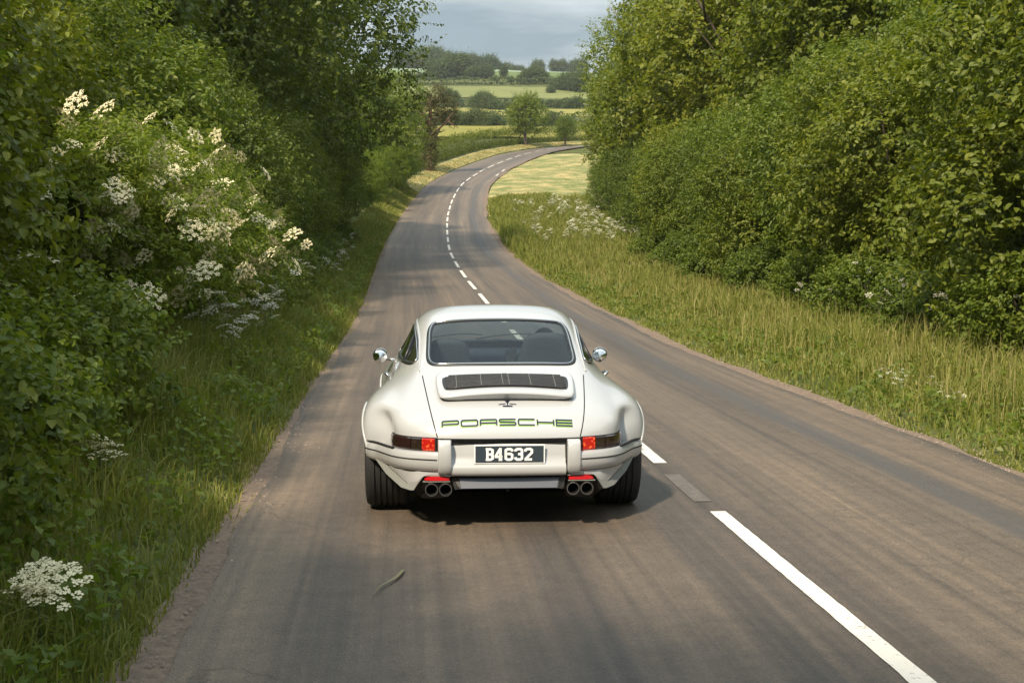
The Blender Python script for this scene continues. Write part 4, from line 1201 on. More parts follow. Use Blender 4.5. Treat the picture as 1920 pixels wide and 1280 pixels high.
M_BARKR = pbr("reddish_bark", (.16, .095, .065), .9, noise=(6, .4), bump=(14, .6))
M_STEM = pbr("green_stem", (.075, .10, .03), .7)
M_FLORET = pbr("cream_floret", (.74, .67, .43), .7)
M_FLORETW = pbr("white_floret", (.76, .73, .60), .7)

def leaves(name, c, n, t, L_, W_, mat, fold=.16, full=True):
    """a leaf at every centre c, normal n, long axis t: two halves folded at the midrib, or one quad for far ones"""
    n = unit(n); t = unit(t - n * np.sum(t * n, 1, keepdims=True)); b_ = np.cross(n, t)
    L_ = L_[:, None]; W_ = W_[:, None]; k = len(c)
    if not full:
        V = np.stack([c - t * L_ * .5, c - b_ * W_ * .5 + n * W_ * fold - t * L_ * .06, c + t * L_ * .5 - n * np.minimum(L_, W_ * 3) * .10, c + b_ * W_ * .5 + n * W_ * fold - t * L_ * .06], 1)
        return npmesh(name, V.reshape(-1, 3), np.arange(k * 4, dtype=np.int32).reshape(-1, 4), mat)
    up = n * W_ * fold
    V = np.stack([c - t * L_ * .5, c - b_ * W_ * .44 + up - t * L_ * .20, c - b_ * W_ * .40 + up * .9 + t * L_ * .14, c + t * L_ * .5 - n * np.minimum(L_, W_ * 3) * .12,
                  c + b_ * W_ * .40 + up * .9 + t * L_ * .14, c + b_ * W_ * .44 + up - t * L_ * .20], 1)
    q = np.arange(k, dtype=np.int32)[:, None, None] * 6 + np.array([[0, 1, 2, 3], [0, 3, 4, 5]], dtype=np.int32)[None]
    return npmesh(name, V.reshape(-1, 3), q.reshape(-1, 4), mat)

def crown_points(lobes, ntwig, r, deep=.42, up_bias=.15):
    """twig origins and outward directions spread through the outer shell of overlapping lobes"""
    C = np.array([l[0] for l in lobes], float); Q = np.array([l[1] for l in lobes], float)
    w = (Q[:, 0] * Q[:, 1] + Q[:, 1] * Q[:, 2] + Q[:, 0] * Q[:, 2]); w /= w.sum()
    P, D = [], []
    need = ntwig
    while need > 0:
        m = int(need * 1.8) + 50
        li = r.choice(len(lobes), m, p=w)
        d = unit(r.normal(size=(m, 3))); d[:, 2] += up_bias; d = unit(d)
        f = 1 - deep * r.random(m) ** 1.35
        f *= 1 + .10 * np.sin(d[:, 0] * 7 + li) * np.sin(d[:, 2] * 6 + li * 2)
        p = C[li] + d * Q[li] * f[:, None]
        inner = np.zeros(m, bool)
        for c, q in zip(C, Q):
            inner |= (np.sum(((p - c) / q) ** 2, 1) < .50 ** 2)
        ok = (~inner | (r.random(m) < .10)) & (p[:, 2] > .05)
        P.append(p[ok]); D.append(d[ok]); need -= ok.sum()
    return np.vstack(P)[:ntwig], np.vstack(D)[:ntwig]

def foliage(name, lobes, nleaf, size, mat, seed, per=9, twig=None, droop=.25, aspect=.52, deep=.42, face_up=.55, full=True):
    r = np.random.default_rng(seed)
    twig = twig or size * 3.2
    nt = nleaf // per
    P, D = crown_points(lobes, nt, r, deep)
    td = unit(D * .75 + np.array([0, 0, .18]) + r.normal(size=D.shape) * .55)
    tl = twig * (.6 + .8 * r.random(nt))
    st_ = r.random(nt) < .035
    tl = np.where(st_, tl * 2.0, tl); td[st_] = unit(td[st_] * .6 + D[st_] * .5 + np.array([0, 0, .45]))
    side = unit(np.cross(td, r.normal(size=td.shape)))
    k = np.arange(per)
    f = (k + .5) / per
    sgn = np.where(k % 2 == 0, 1.0, -1.0)
    c = P[:, None] + td[:, None] * (tl[:, None, None] * f[None, :, None])
    t = unit(td[:, None] * .55 + side[:, None] * sgn[None, :, None] * .9 + np.array([0, 0, -droop]) + r.normal(size=(nt, per, 3)) * .30)
    n = unit(np.array([0, 0, face_up]) + D[:, None] * .55 + r.normal(size=(nt, per, 3)) * .45)
    sz = size * (.65 + .7 * r.random((nt, per))) * (1 - .25 * f[None])
    c = c + t * sz[..., None] * .5
    # the shoots' own stalks, as slim blades among the leaves
    sp, sd, sl = P[st_], td[st_], tl[st_]
    return leaves(name, np.vstack([c.reshape(-1, 3), sp + sd * (sl * .30)[:, None]]), np.vstack([n.reshape(-1, 3), np.cross(sd, side[st_])]), np.vstack([t.reshape(-1, 3), sd]),
                  np.r_[sz.ravel(), sl * 1.5], np.r_[sz.ravel() * aspect, np.full(len(sl), size * .09)], mat, full=full)

def trunk_mesh(name, h, r0, mat, seed, limbs=6, spread=.5, fork=.35, lean=(0, 0)):
    r = np.random.default_rng(seed); m = MB()
    k = 8; z = np.linspace(-.3, h, k)
    path = np.stack([lean[0] * (z / h) ** 2 + .05 * h * np.sin(z / h * 3 + seed) * .3, lean[1] * (z / h) ** 2 + .03 * h * np.sin(z / h * 4), z], 1)
    rad = r0 * (1.25 - .95 * np.linspace(0, 1, k)); rad[0] *= 1.25
    m.tube(path, rad, 9)
    for i in range(limbs):
        f = fork + (1 - fork) * .9 * (i + r.random() * .6) / limbs
        z0 = h * f; b0 = np.array([np.interp(z0, z, path[:, 0]), np.interp(z0, z, path[:, 1]), z0])
        a = i * 2.4 + r.random(); ln = h * spread * (1.1 - .6 * f) * (.8 + .4 * r.random())
        d = np.array([math.cos(a), math.sin(a), .55 + .5 * r.random()])
        pts = np.array([b0 + d * ln * q + np.array([0, 0, .12 * ln * q * q]) for q in (0, .3, .65, 1)])
        rr = np.interp(z0, z, rad) * .62
        m.tube(pts, [rr, rr * .7, rr * .42, rr * .15], 6)
        for q in (.45, .75):
            p0 = b0 + d * ln * q; d2 = unit(d + r.normal(size=3) * .6)
            m.tube([p0, p0 + d2 * ln * .25, p0 + d2 * ln * .5 + np.array([0, 0, .05 * ln])], [rr * .42, rr * .28, rr * .08], 5)
    me = bpy.data.meshes.new(name); me.from_pydata(m.v, [], m.f); me.materials.append(mat)
    me.polygons.foreach_set('use_smooth', np.ones(len(me.polygons), dtype=bool))
    return me

def lobes_for(rx, rz, zc, n, seed, base=.0):
    """overlapping clumps that make up one crown of half-width rx and half-height rz about height zc"""
    r = np.random.default_rng(seed); out = [((0, 0, zc), (rx * .70, rx * .70, rz * .75))]
    for i in range(n):
        a = i * 2.399 + r.random() * .7; e = -.75 + 1.7 * (i + .5) / n
        ce = math.sqrt(max(.08, 1 - min(1, e * e)))
        d = .64 + .14 * r.random()
        q = rx * (.30 + .20 * r.random())
        out.append(((rx * d * ce * math.cos(a), rx * d * ce * math.sin(a), max(q * .75 + base, zc + rz * d * e)), (q, q, q * (.78 + .3 * r.random()))))
    return out

# ---- hedgerow shrubs: a few kinds, each with stems and foliage, copied along the lane
def make_shrub(name, rx, rz, nleaf, size, mat, seed, lob=11, aspect=.55):
    zc = rz * .96
    fol = foliage(name + "_foliage", lobes_for(rx, rz, zc, lob, seed), nleaf, size, mat, seed, aspect=aspect)
    stm = MB(); r = np.random.default_rng(seed)
    for i in range(7):
        a = i * .9 + r.random(); t = np.array([math.cos(a), math.sin(a)]) * rx * .55 * r.random()
        stm.tube([(t[0] * .15, t[1] * .15, -.25), (t[0] * .5, t[1] * .5, rz * .6), (t[0] * 1.2, t[1] * 1.2, rz * 1.35)], [.045, .032, .012], 6)
    me = bpy.data.meshes.new(name + "_stems"); me.from_pydata(stm.v, [], stm.f); me.materials.append(M_BARK)
    return me, fol
SHRUB = {
 'hawthorn': make_shrub('hawthorn', 1.9, 2.1, 46000, .070, ML_MID, 21),
 'hazel': make_shrub('hazel', 1.9, 2.2, 50000, .074, ML_OLIVE, 22, aspect=.7),
 'elder': make_shrub('elder', 1.8, 2.1, 34000, .100, ML_BRIGHT, 23, aspect=.42),
 'holly': make_shrub('holly', 1.8, 2.3, 44000, .075, ML_DARK, 24),
 'bramble': make_shrub('bramble', 1.1, .62, 14000, .068, ML_MID, 25, lob=9, aspect=.7),
}
def place(kind_name, meshes, parts, x, y, sc, label, cat, group=None, rz=None, dz=0.0):
    e = empty(kind_name, (x, y, gz1(x, y) - .05 + dz), random.random() * 6.28 if rz is None else rz, label, cat, group, sc)
    for pn, me in zip(parts, meshes):
        mobj(pn, me, e)
    return e

# elder blossom: flat cream umbels
def umbel_mesh(name, rad, nsub, nfl, mat, seed, dome=.22):
    r = np.random.default_rng(seed); V, F = [], []
    n = 0
    for i in range(nsub):
        f = math.sqrt((i + .5) / nsub); a = i * 2.399
        cx_, cy_ = rad * f * math.cos(a), rad * f * math.sin(a); cz_ = -dome * rad * f * f
        for j in range(nfl):
            g_ = math.sqrt((j + .5) / nfl); b_ = j * 2.399 + i
            q = rad / math.sqrt(nsub) * .80
            p = np.array([cx_ + q * g_ * math.cos(b_), cy_ + q * g_ * math.sin(b_), cz_ - .25 * q * g_ * g_ + r.normal() * .002])
            s_ = rad * .054 * (.8 + .5 * r.random()); th = r.random() * 3; tx, ty = r.normal(size=2) * .25
            for k in range(4):
                c_, s2 = math.cos(th + k * 1.57) * s_, math.sin(th + k * 1.57) * s_
                V.append(p + np.array([c_, s2, c_ * tx + s2 * ty]))
            F.append((n, n + 1, n + 2, n + 3)); n += 4
    return npmesh(name, np.array(V), np.array(F), mat)
UM_ELDER = umbel_mesh("elder_umbel", .105, 16, 13, M_FLORET, 1)
UM_PARSLEY = umbel_mesh("parsley_umbel", .060, 11, 10, M_FLORETW, 2)
UM_HOG = umbel_mesh("hogweed_umbel", .105, 20, 12, M_FLORET, 3, .30)

def flower_elder(e, n, seed, toward, sc=1.0):
    """elder umbels on the side of the shrub that faces the lane"""
    r = np.random.default_rng(seed); me = SHRUB['elder'][1]
    co = np.empty(len(me.vertices) * 3, np.float32); me.vertices.foreach_get('co', co); co = co.reshape(-1, 6, 3).mean(1)
    d = unit(np.array(toward, float)); R_ = Matrix.Rotation(-e.rotation_euler.z, 3, 'Z') @ Vector(d)
    d = np.array(R_)
    out = co - np.array([0, 0, 2.0])
    s = out @ d
    cand = np.where((s > np.quantile(s, .72)))[0]
    pick = []
    for i in r.permutation(cand):
        if all(np.linalg.norm(co[i] - co[j]) > .21 for j in pick): pick.append(i)
        if len(pick) >= n: break
    for i in pick:
        o = mobj("flower_cluster", UM_ELDER, e)
        o.location = tuple(co[i] + unit(out[i]) * .13 + np.array([0, 0, .04]))
        o.rotation_euler = (d[1] * -.85 + r.normal() * .22, d[0] * .85 + r.normal() * .22, r.random() * 6)
        o.scale = (sc * (1.1 + 1.2 * r.random() ** 1.6),) * 3

# cow parsley: stem, branching rays, several umbels
def parsley_stem(h, seed, big=False):
    r = np.random.default_rng(seed); m = MB(); tips = []
    top = np.array([.05 * h, .02 * h, h])
    m.tube([(0, 0, -.05), (.01 * h, .0, h * .4), (.03 * h, .01 * h, h * .75), tuple(top)], [.006, .0055, .004, .0025] if not big else [.013, .011, .008, .005], 5)
    tips.append(top)
    for i in range(5 if not big else 3):
        z0 = h * (.48 + .08 * i); a = i * 2.4 + seed
        b0 = np.array([.02 * h, 0, z0]); d = np.array([math.cos(a) * .30, math.sin(a) * .30, .52 - .02 * i]) * h * .62
        m.tube([b0, b0 + d * .5 + np.array([math.cos(a), math.sin(a), 0]) * .04, b0 + d], [.003, .0026, .002], 4)
        tips.append(b0 + d)
    me = bpy.data.meshes.new("parsley_stem"); me.from_pydata(m.v, [], m.f); me.materials.append(M_STEM)
    return me, tips
PAR = [parsley_stem(h, i) for i, h in enumerate((.95, 1.1, .8))]
HOG = [parsley_stem(h, 5 + i, True) for i, h in enumerate((1.05, 1.25))]
_r = np.random.default_rng(5)
_n = 160; _c = np.stack([_r.normal(size=_n) * .13, _r.normal(size=_n) * .13, .05 + .42 * _r.random(_n)], 1)
PAR_LEAF = leaves("parsley_leaf", _c, np.array([0, 0, 1.0]) + _r.normal(size=(_n, 3)) * .4, _c * np.array([1, 1, .1]) + _r.normal(size=(_n, 3)) * .05, .05 + .05 * _r.random(_n), .02 + .02 * _r.random(_n), ML_BRIGHT)
def parsley(x, y, label, group, hog=False, sc=1.0, dz=0.0, fs=1.0):
    st, tips = random.choice(HOG if hog else PAR)
    e = empty("hogweed" if hog else "cow_parsley", (x, y, gz1(x, y) - .02 + dz), random.random() * 6.28, label, "hogweed" if hog else "cow parsley", group, sc * (.85 + .3 * random.random()))
    mobj("stem", st, e); mobj("foliage", PAR_LEAF, e)
    for t in tips:
        o = mobj("flower_head", UM_HOG if hog else UM_PARSLEY, e)
        o.location = tuple(t); o.rotation_euler = (random.gauss(.12, .3), random.gauss(0, .3), random.random() * 6); o.scale = (fs * (.8 + .5 * random.random()),) * 3
    return e

# ---- left hedgerow, near to far
XL = "left of the lane"
left_shrubs = [  # kind, y, lateral, scale, label
 ('hazel', -7.0, -6.4, 1.60, "olive hazel shrub behind the camera left of the lane"),
 ('hawthorn', -1.5, -6.0, 1.80, "tall green hawthorn at the very left, nearest the camera"),
 ('hazel', 3.2, -6.7, 1.30, "olive green hazel filling the left edge of the picture, above the hogweed"),
 ('hawthorn', 8.0, -6.7, 1.12, "green hawthorn in the left hedgerow, between the near hazel and the elder in bloom"),
 ('hazel', 11.5, -7.4, 1.35, "tall olive hazel rising behind the near left hedgerow"),
 ('elder', 15.6, -5.35, .70, "elder in full cream bloom on the left, nearest of the blooming elders"),
 ('elder', 18.6, -5.3, .72, "elder laden with cream blossom on the left, beside the car's roof height"),
 ('hazel', 16.8, -7.9, 1.35, "bright olive hazel rising straight behind the blooming elders"),
 ('hawthorn', 22.0, -7.9, 1.55, "tall dark hawthorn standing behind the blooming elders on the left"),
 ('elder', 22.2, -5.3, .70, "farther blooming elder on the left where the hedge turns dark"),
 ('holly', 28.5, -7.0, 1.25, "dark holly thicket on the left just beyond the blooming elders"),
 ('holly', 33.0, -6.9, 1.25, "dark evergreen holly on the left under the tall trees"),
 ('hawthorn', 38.0, -6.9, 1.15, "hawthorn under the tall left trees, third before the bend"),
 ('holly', 43.5, -6.8, 1.25, "dark holly under the tall left trees where the verge narrows"),
 ('hawthorn', 49.0, -6.7, 1.15, "hawthorn low under the left tree canopy, halfway to the bend"),
 ('hazel', 55.0, -6.7, 1.10, "hazel under the left trees beside the sunlit strip of road"),
 ('hawthorn', 62.0, -6.6, 1.15, "hawthorn shrub beside the left verge short of the bright tree"),
 ('hazel', 70.0, -6.6, 1.15, "hazel beside the left verge under the drooping branches"),
 ('hawthorn', 78.0, -6.6, 1.10, "last hawthorn of the left hedgerow before the bright green tree"),
]
for kn, y, lat, sc, lab in left_shrubs:
    x, yy = atlat(y, lat)
    e = place(kn + "_shrub" if kn in ('elder', 'hazel', 'holly') else kn + "_shrub", SHRUB[kn], ("stems", "foliage"), x, yy, sc, lab, "shrub", "shrubs of the left hedgerow")
    if kn == 'elder':
        flower_elder(e, 105 if y < 20 else 80, int(y), (.62, -.75, .12))

# ---- right hedgerow
right_shrubs = [
 ('hazel', 9.0, 7.4, 1.30, "olive hazel outside the right edge of the picture, nearest the camera"),
 ('hawthorn', 14.0, 7.6, 1.22, "green hawthorn at the right edge of the picture above the grass verge"),
 ('hazel', 18.5, 8.3, 1.62, "bright olive hazel at the far right, reaching to the top of the picture"),
 ('holly', 22.5, 8.6, 1.25, "dark holly thicket in the right hedgerow behind the white hogweed"),
 ('hazel', 27.0, 8.0, 1.38, "tall hazel in the right hedgerow, second in from the right edge"),
 ('hawthorn', 31.5, 9.0, 1.60, "hawthorn in the middle of the right hedgerow"),
 ('hazel', 36.0, 8.3, 1.20, "olive hazel in the right hedgerow beside a dark gap"),
 ('hawthorn', 40.5, 9.1, 1.48, "hawthorn in the right hedgerow below the tall ash"),
 ('holly', 45.0, 8.8, 1.15, "dark holly in the right hedgerow at the foot of the tall ash"),
 ('hawthorn', 49.5, 9.3, 1.40, "hawthorn in the right hedgerow where the meadow verge widens"),
 ('hazel', 54.0, 9.2, 1.25, "hazel at the inner end of the right hedgerow above the cow parsley"),
 ('hawthorn', 60.0, 9.6, 1.20, "hawthorn at the edge of the meadow on the right of the bend"),
 ('holly', 67.0, 10.0, 1.20, "dark holly below the right trees at the meadow edge"),
 ('hawthorn', 75.0, 10.6, 1.15, "hawthorn below the right trees beside the white meadow flowers"),
 ('holly', 84.0, 11.0, 1.15, "dark holly shrub below the right trees near the mown hay"),
 ('hawthorn', 93.0, 11.4, 1.10, "hawthorn beside the mown hay on the right of the bend"),
]
for kn, y, lat, sc, lab in right_shrubs:
    x, yy = atlat(y, lat)
    place(kn + "_shrub", SHRUB[kn], ("stems", "foliage"), x, yy, sc, lab, "shrub", "shrubs of the right hedgerow")
for i, (y, lat, kn, sc) in enumerate([(3, 8.2, 'hawthorn', 1.3), (-3, 8.6, 'hazel', 1.4), (-10, 8.4, 'hawthorn', 1.5), (-18, 8.8, 'hazel', 1.5), (-27, 8.6, 'hawthorn', 1.5), (-36, 8.4, 'hazel', 1.5), (-16, -8.0, 'hawthorn', 1.1), (-25, -7.8, 'hazel', 1.1), (-34, -7.6, 'hawthorn', 1.2)]):
    x, yy = atlat(y, lat)
    sd = "left" if lat < 0 else "right"
    place(kn + "_shrub", SHRUB[kn], ("stems", "foliage"), x, yy, sc, f"hedgerow shrub behind the camera on the {sd}, {ORD[i if lat > 0 else i - 6]} from the camera", "shrub", "shrubs behind the camera")
# second row behind so that no daylight shows through near the ground
for i, (y, lat, kn, sc) in enumerate([(3, -9.6, 'hawthorn', 1.5), (9, -10.2, 'hazel', 1.6), (16, -10.0, 'holly', 1.7), (24, -11.0, 'hawthorn', 1.6), (34, -10.5, 'holly', 1.6),
                                      (13, 11.5, 'holly', 1.6), (20, 11.8, 'hazel', 1.8), (27.5, 12.0, 'hawthorn', 1.8), (35, 12.0, 'holly', 1.7), (43, 12.4, 'hazel', 1.7), (52, 12.6, 'hawthorn', 1.6)]):
    x, yy = atlat(y, lat)
    sd = "left" if lat < 0 else "right"
    place(kn + "_shrub", SHRUB[kn], ("stems", "foliage"), x, yy, sc, f"tall leafy shrub in the back row of the {sd} hedgerow, {ORD[i if lat < 0 else i - 5]} from the camera", "shrub", f"back row of the {sd} hedgerow")
# brambles and low growth at the foot of the left hedge
for i, (y, lat, sc) in enumerate([(2.0, -4.7, .8), (4.4, -4.6, .85), (6.6, -4.75, .95), (9.0, -4.85, .9), (11.2, -5.0, 1.0), (24, -5.1, .95), (28, -5.0, .9), (33, -5.1, .9), (39, -5.1, .9), (46, -5.1, .9), (54, -5.1, .9), (63, -5.1, .9)]):
    x, yy = atlat(y, lat)
    place("bramble", SHRUB['bramble'], ("stems", "foliage"), x, yy, sc, f"low bramble clump at the foot of the left hedgerow, {ORD[i]} from the camera", "bramble", "brambles along the left hedgerow")
for i, (y, lat, sc) in enumerate([(12, 6.6, 1.0), (15, 6.7, 1.05), (18, 6.6, 1.1), (21.5, 6.8, 1.1), (25, 6.7, 1.1), (29, 6.9, 1.1), (34, 7.0, 1.1), (39, 7.0, 1.1), (45, 7.3, 1.1), (52, 7.6, 1.1)]):
    x, yy = atlat(y, lat)
    place("bramble", SHRUB['bramble'], ("stems", "foliage"), x, yy, sc, f"low bramble clump at the foot of the right hedgerow, {ORD[i]} from the camera", "bramble", "brambles along the right hedgerow")

# ---- tall trees
def make_tree(name, h, rx, nleaf, size, mat, seed, zc=.60, rz=.42, lob=20, r0=.26, limbs=8, aspect=.6, bark=None, per=9, deep=.40):
    fol = foliage(name + "_crown", lobes_for(rx, h * rz, h * zc, lob, seed, base=h * .1), nleaf, size, mat, seed, per=per, aspect=aspect, deep=deep, full=False)
    return trunk_mesh(name + "_trunk", h * .86, r0, bark or M_BARK, seed, limbs), fol
TREE = {
 'ash': make_tree('ash', 15, 5.2, 60000, .20, ML_MID, 41, zc=.55, rz=.47, lob=30),
 'oak': make_tree('oak', 15, 5.6, 60000, .19, ML_DARK, 42, zc=.55, rz=.47, lob=30),
 'maple': make_tree('maple', 10.5, 3.9, 42000, .17, ML_BRIGHT, 43, zc=.52, rz=.49, lob=24),
 'sycamore': make_tree('sycamore', 14.5, 5.2, 56000, .23, ML_OLIVE, 44, zc=.54, rz=.48, lob=30, aspect=.75),
}
def tree(kn, x, y, sc, label, name=None, group=None, rz=None, sxy=1.0):
    return place((name or kn + "_tree"), TREE[kn], ("trunk", "crown"), x, y, (sc * sxy, sc * sxy, sc), label, "tree", group, rz)
tree('oak', -6.9, -5.5, .80, "oak behind the camera on the left that shades the near lane")
tree('oak', -14.5, 20, .95, "dark oak behind the left hedgerow at the top left of the picture")
tree('oak', -12.5, 32, 1.05, "dark green oak rising over the blooming elders on the left")
tree('sycamore', -14.5, 43, 1.10, "olive sycamore behind the dark trees on the left")
tree('oak', -11.8, 47, 1.12, "large dark oak on the left, behind the holly")
tree('oak', -11.2, 60, 1.22, "tallest dark oak on the left, whose branches hang into the sky")
tree('ash', -13.5, 72, 1.05, "tall ash behind the drooping oak on the left")
tree('maple', -12.3, 79, .88, "green field maple on the left between the dark oak and the bright tree")
tree('maple', -10.7, 115, .98, "bright green rounded tree at the left where the road bends")
tree('maple', -13.0, 101, .92, "smaller bright green tree at the left, just nearer than the rounded one")
tree('sycamore', 12.4, 47, .95, "olive sycamore rising out of the right hedgerow")
tree('ash', 16.2, 38, 1.05, "tall ash behind the right hedgerow, top right of the picture")
tree('ash', 18.5, 27, 1.0, "ash behind the hazels at the far right")
tree('sycamore', 11.6, 60, 1.08, "tall sycamore on the right with sky showing through its crown")
tree('sycamore', 10.6, 73, 1.05, "sycamore on the right leaning over the meadow verge")
tree('ash', 10.0, 86, .98, "ash on the right whose leafy branches reach toward the valley view")
tree('sycamore', 9.6, 99, .80, "olive tree at the inside of the bend, leftmost of the right trees")
tree('maple', 11.5, 116, .80, "bright green tree at the inside of the bend behind the mown hay")
tree('ash', 15.5, 135, .85, "ash closing the right side of the bend beyond the hay")
tree('ash', 17, 155, .80, "farthest ash on the inside of the bend above the road end")
# bushes at the foot of the bend trees
for y, x, sc, lab in ((104, 7.8, .95, "dark bush at the foot of the leftmost right-hand tree"), (112, 8.4, .9, "bush beside the hay at the inside of the bend"), (124, 9.6, 1.0, "dark bush where the hay strip ends on the right"), (140, 11.0, 1.1, "bush at the end of the hay before the road leaves view"), (152, 13.5, 1.1, "bush beside the far end of the bend on the right")):
    place("hawthorn_shrub", SHRUB['hawthorn'], ("stems", "foliage"), x, y, sc, lab, "shrub")

# the half-bare ivy-clad tree at the outside of the bend, and the small tree by the far hedge
_l = [((0, 0, 6.0), (1.5, 1.5, 1.7)), ((-1.2, .3, 6.6), (1.2, 1.2, 1.2)), ((1.6, 0, 6.4), (1.3, 1.3, 1.1)), ((.6, -.4, 7.6), (1.2, 1.2, 1.0)), ((-1.0, .2, 4.6), (.9, .9, .8)), ((2.2, .4, 5.3), (.9, .9, .7))]
BARE = (trunk_mesh("ivy_trunk", 7.6, .30, M_BARKR, 61, 11, .36, .28), foliage("ivy_crown", _l, 9000, .17, ML_RUST, 61, deep=.8),
        foliage("ivy_sleeve", [((0, 0, 1.6), (.6, .6, 1.9)), ((0.1, 0, 3.4), (.55, .55, 1.4))], 6000, .14, ML_RUST, 62, deep=.4))
place("ivy_tree", BARE, ("trunk", "crown", "ivy"), -8.2, 140, 1.0, "thin half-bare tree with reddish ivy-clad trunk at the outside of the bend", "tree", rz=.3)
TREE['small'] = make_tree('hedge_ash', 7.4, 2.6, 15000, .19, ML_MID, 63, zc=.56, rz=.46, lob=16, r0=.2)
tree('small', 1.9, 191, 1.0, "small dark tree standing in the far hedge beside the bend", name="hedge_tree")
tree('small', 7.6, 199, .62, "smaller tree in the far hedge right of the hedge tree", name="hedge_tree")
place("hawthorn_shrub", SHRUB['hawthorn'], ("stems", "foliage"), *atlat(132, -6.6), .7, "dark bush round the foot of the ivy-clad tree", "shrub")
place("hawthorn_shrub", SHRUB['hawthorn'], ("stems", "foliage"), *atlat(124, -7.0), .8, "bush on the left verge between the bright tree and the ivy-clad tree", "shrub")

for x, y, sc, lab in ((-9.9, 112, .95, "bright green bush at the foot of the rounded tree, nearest the road"), (-11.0, 106, 1.05, "bright green bush at the left foot of the rounded tree"), (-9.6, 119, .8, "small bright bush between the rounded tree and the ivy-clad tree"), (-10.4, 97, 1.0, "bright bush on the left verge before the rounded tree"), (-9.9, 88, 1.0, "bright bush where the left hedgerow ends")):
    place("elder_shrub", SHRUB['elder'], ("stems", "foliage"), x, y, sc, lab, "shrub")

# ---- clipped hedge along the outside of the bend
def hedge(name, pts, w, h, nleaf, size, mat, label, seed, group=None):
    r = np.random.default_rng(seed); p = spline(pts, 200)
    j = r.integers(0, 199, nleaf); f = r.random((nleaf, 1)); c = p[j] * (1 - f) + p[j + 1] * f
    t = unit(p[j + 1] - p[j]); nrm = np.stack([t[:, 1], -t[:, 0]], 1)
    a = r.random(nleaf) * 2 * np.pi
    k = 1 - .35 * r.random(nleaf) ** 2
    bump = 1 + .13 * np.sin(j * .35 + seed) + .10 * np.sin(j * .93)
    ox = w / 2 * k * np.sign(np.cos(a)) * np.abs(np.cos(a)) ** .5
    oz = h / 2 + h / 2 * k * np.sign(np.sin(a)) * np.abs(np.sin(a)) ** .5
    X = c + nrm * ox[:, None]; Z = ground_z(c[:, 0], c[:, 1]) + np.maximum(oz * bump, .02)
    C = np.c_[X, Z] + r.normal(size=(nleaf, 3)) * .10
    N_ = np.c_[nrm * np.cos(a)[:, None], np.sin(a)] + r.normal(size=(nleaf, 3)) * .5 + np.array([0, 0, .3])
    me = leaves(name, C, N_, r.normal(size=(nleaf, 3)), size * (.7 + .6 * r.random(nleaf)), size * .6 * (.7 + .6 * r.random(nleaf)), mat)
    return tag(mobj(name, me), label, "hedge", group)
hp = [atlat(y, -6.6) for y in (135, 142, 150, 158, 166, 174, 182, 190, 197, 204, 209, 213)]
hedge("clipped_hedge", hp, 2.0, 2.0, 42000, .16, ML_HEDGE, "green hedge along the outside of the bend", 71)

# ---- grass
def clump(x, y):
    return .5 + .25 * np.sin(x * 3.1 + 1.7 * np.sin(y * 1.3)) + .25 * np.sin(y * 2.3 + 2.1 * np.sin(x * 1.9))
def verge_points(r, n, ysamp, lsamp, thin):
    y, lat = ysamp(r, n), lsamp(r, n)
    x, yy = road_at(y, lat)
    ok = r.random(n) > thin * (1 - clump(x, yy))
    return x[ok], yy[ok], lat[ok]
def grass(name, n, ysamp, lsamp, hfun, wid, mat, seed, label, lean=.8, thin=.6):
    r = np.random.default_rng(seed)
    x, yy, lat = verge_points(r, n, ysamp, lsamp, thin); n = len(x)
    z = g(yy) + bank(lat) - .02
    h = hfun(lat, yy, r) * (.7 + .6 * clump(x * .7 + 3, yy * .7)); w = wid(yy) * (.6 + .8 * r.random(n))
    a = r.random(n) * 6.283; b_ = r.random(n) * 6.283
    d = np.stack([np.cos(a), np.sin(a)], 1) * (w / 2)[:, None]
    lf = lean * r.random(n)
    ln = np.stack([np.cos(b_), np.sin(b_)], 1) * (h * lf)[:, None]
    base = np.stack([x, yy], 1)
    V = np.zeros((n, 5, 3))
    V[:, 0, :2] = base - d; V[:, 1, :2] = base + d; V[:, 0, 2] = V[:, 1, 2] = z
    V[:, 2, :2] = base + d * .8 + ln * .35; V[:, 3, :2] = base - d * .8 + ln * .35; V[:, 2, 2] = V[:, 3, 2] = z + h * .62
    V[:, 4, :2] = base + ln * 1.1; V[:, 4, 2] = z + h * (1 - .35 * np.minimum(lf, 1.5))
    k = np.arange(n)[:, None] * 5
    q = (k + np.array([0, 1, 2, 3])); t = (k + np.array([3, 2, 4]))
    me = npmesh(name, V.reshape(-1, 3), [q.astype(np.int32), t.astype(np.int32)], mat)
    return tag(mobj(name, me), label, "grass", kind="stuff")
def weeds(name, n, ysamp, lsamp, hmax, mat, seed, label):
    """broad-leaved growth among the grass"""
    r = np.random.default_rng(seed)
    x, yy, lat = verge_points(r, n, ysamp, lsamp, 1.0); n = len(x)
    c = np.stack([x, yy, g(yy) + bank(lat) + hmax * clump(x * 1.3, yy * 1.3) * (.15 + .85 * r.random(n))], 1)
    s = (.035 + .05 * r.random(n)) * (1 + yy * .012)
    me = leaves(name, c, np.array([0, -.2, .8]) + r.normal(size=(n, 3)) * .5, r.normal(size=(n, 3)), s, s * .5, mat, full=False)
    return tag(mobj(name, me), label, "weeds", kind="stuff")
near = lambda a, b_, p: (lambda r, n: a + (b_ - a) * r.random(n) ** p)
wid = lambda y: np.clip(.0065 + .00045 * y, .007, .06)
grass("verge_grass", 95000, near(2.2, 118, 1.9), lambda r, n: -LANE_L - .02 - 2.0 * r.random(n) ** .9,
      lambda lat, y, r: (.08 + .36 * np.clip((-lat - LANE_L) / 1.1, .03, 1.2)) * (.55 + .8 * r.random(len(lat))), wid, ML_GRASS, 81, "long green grass of the left verge")
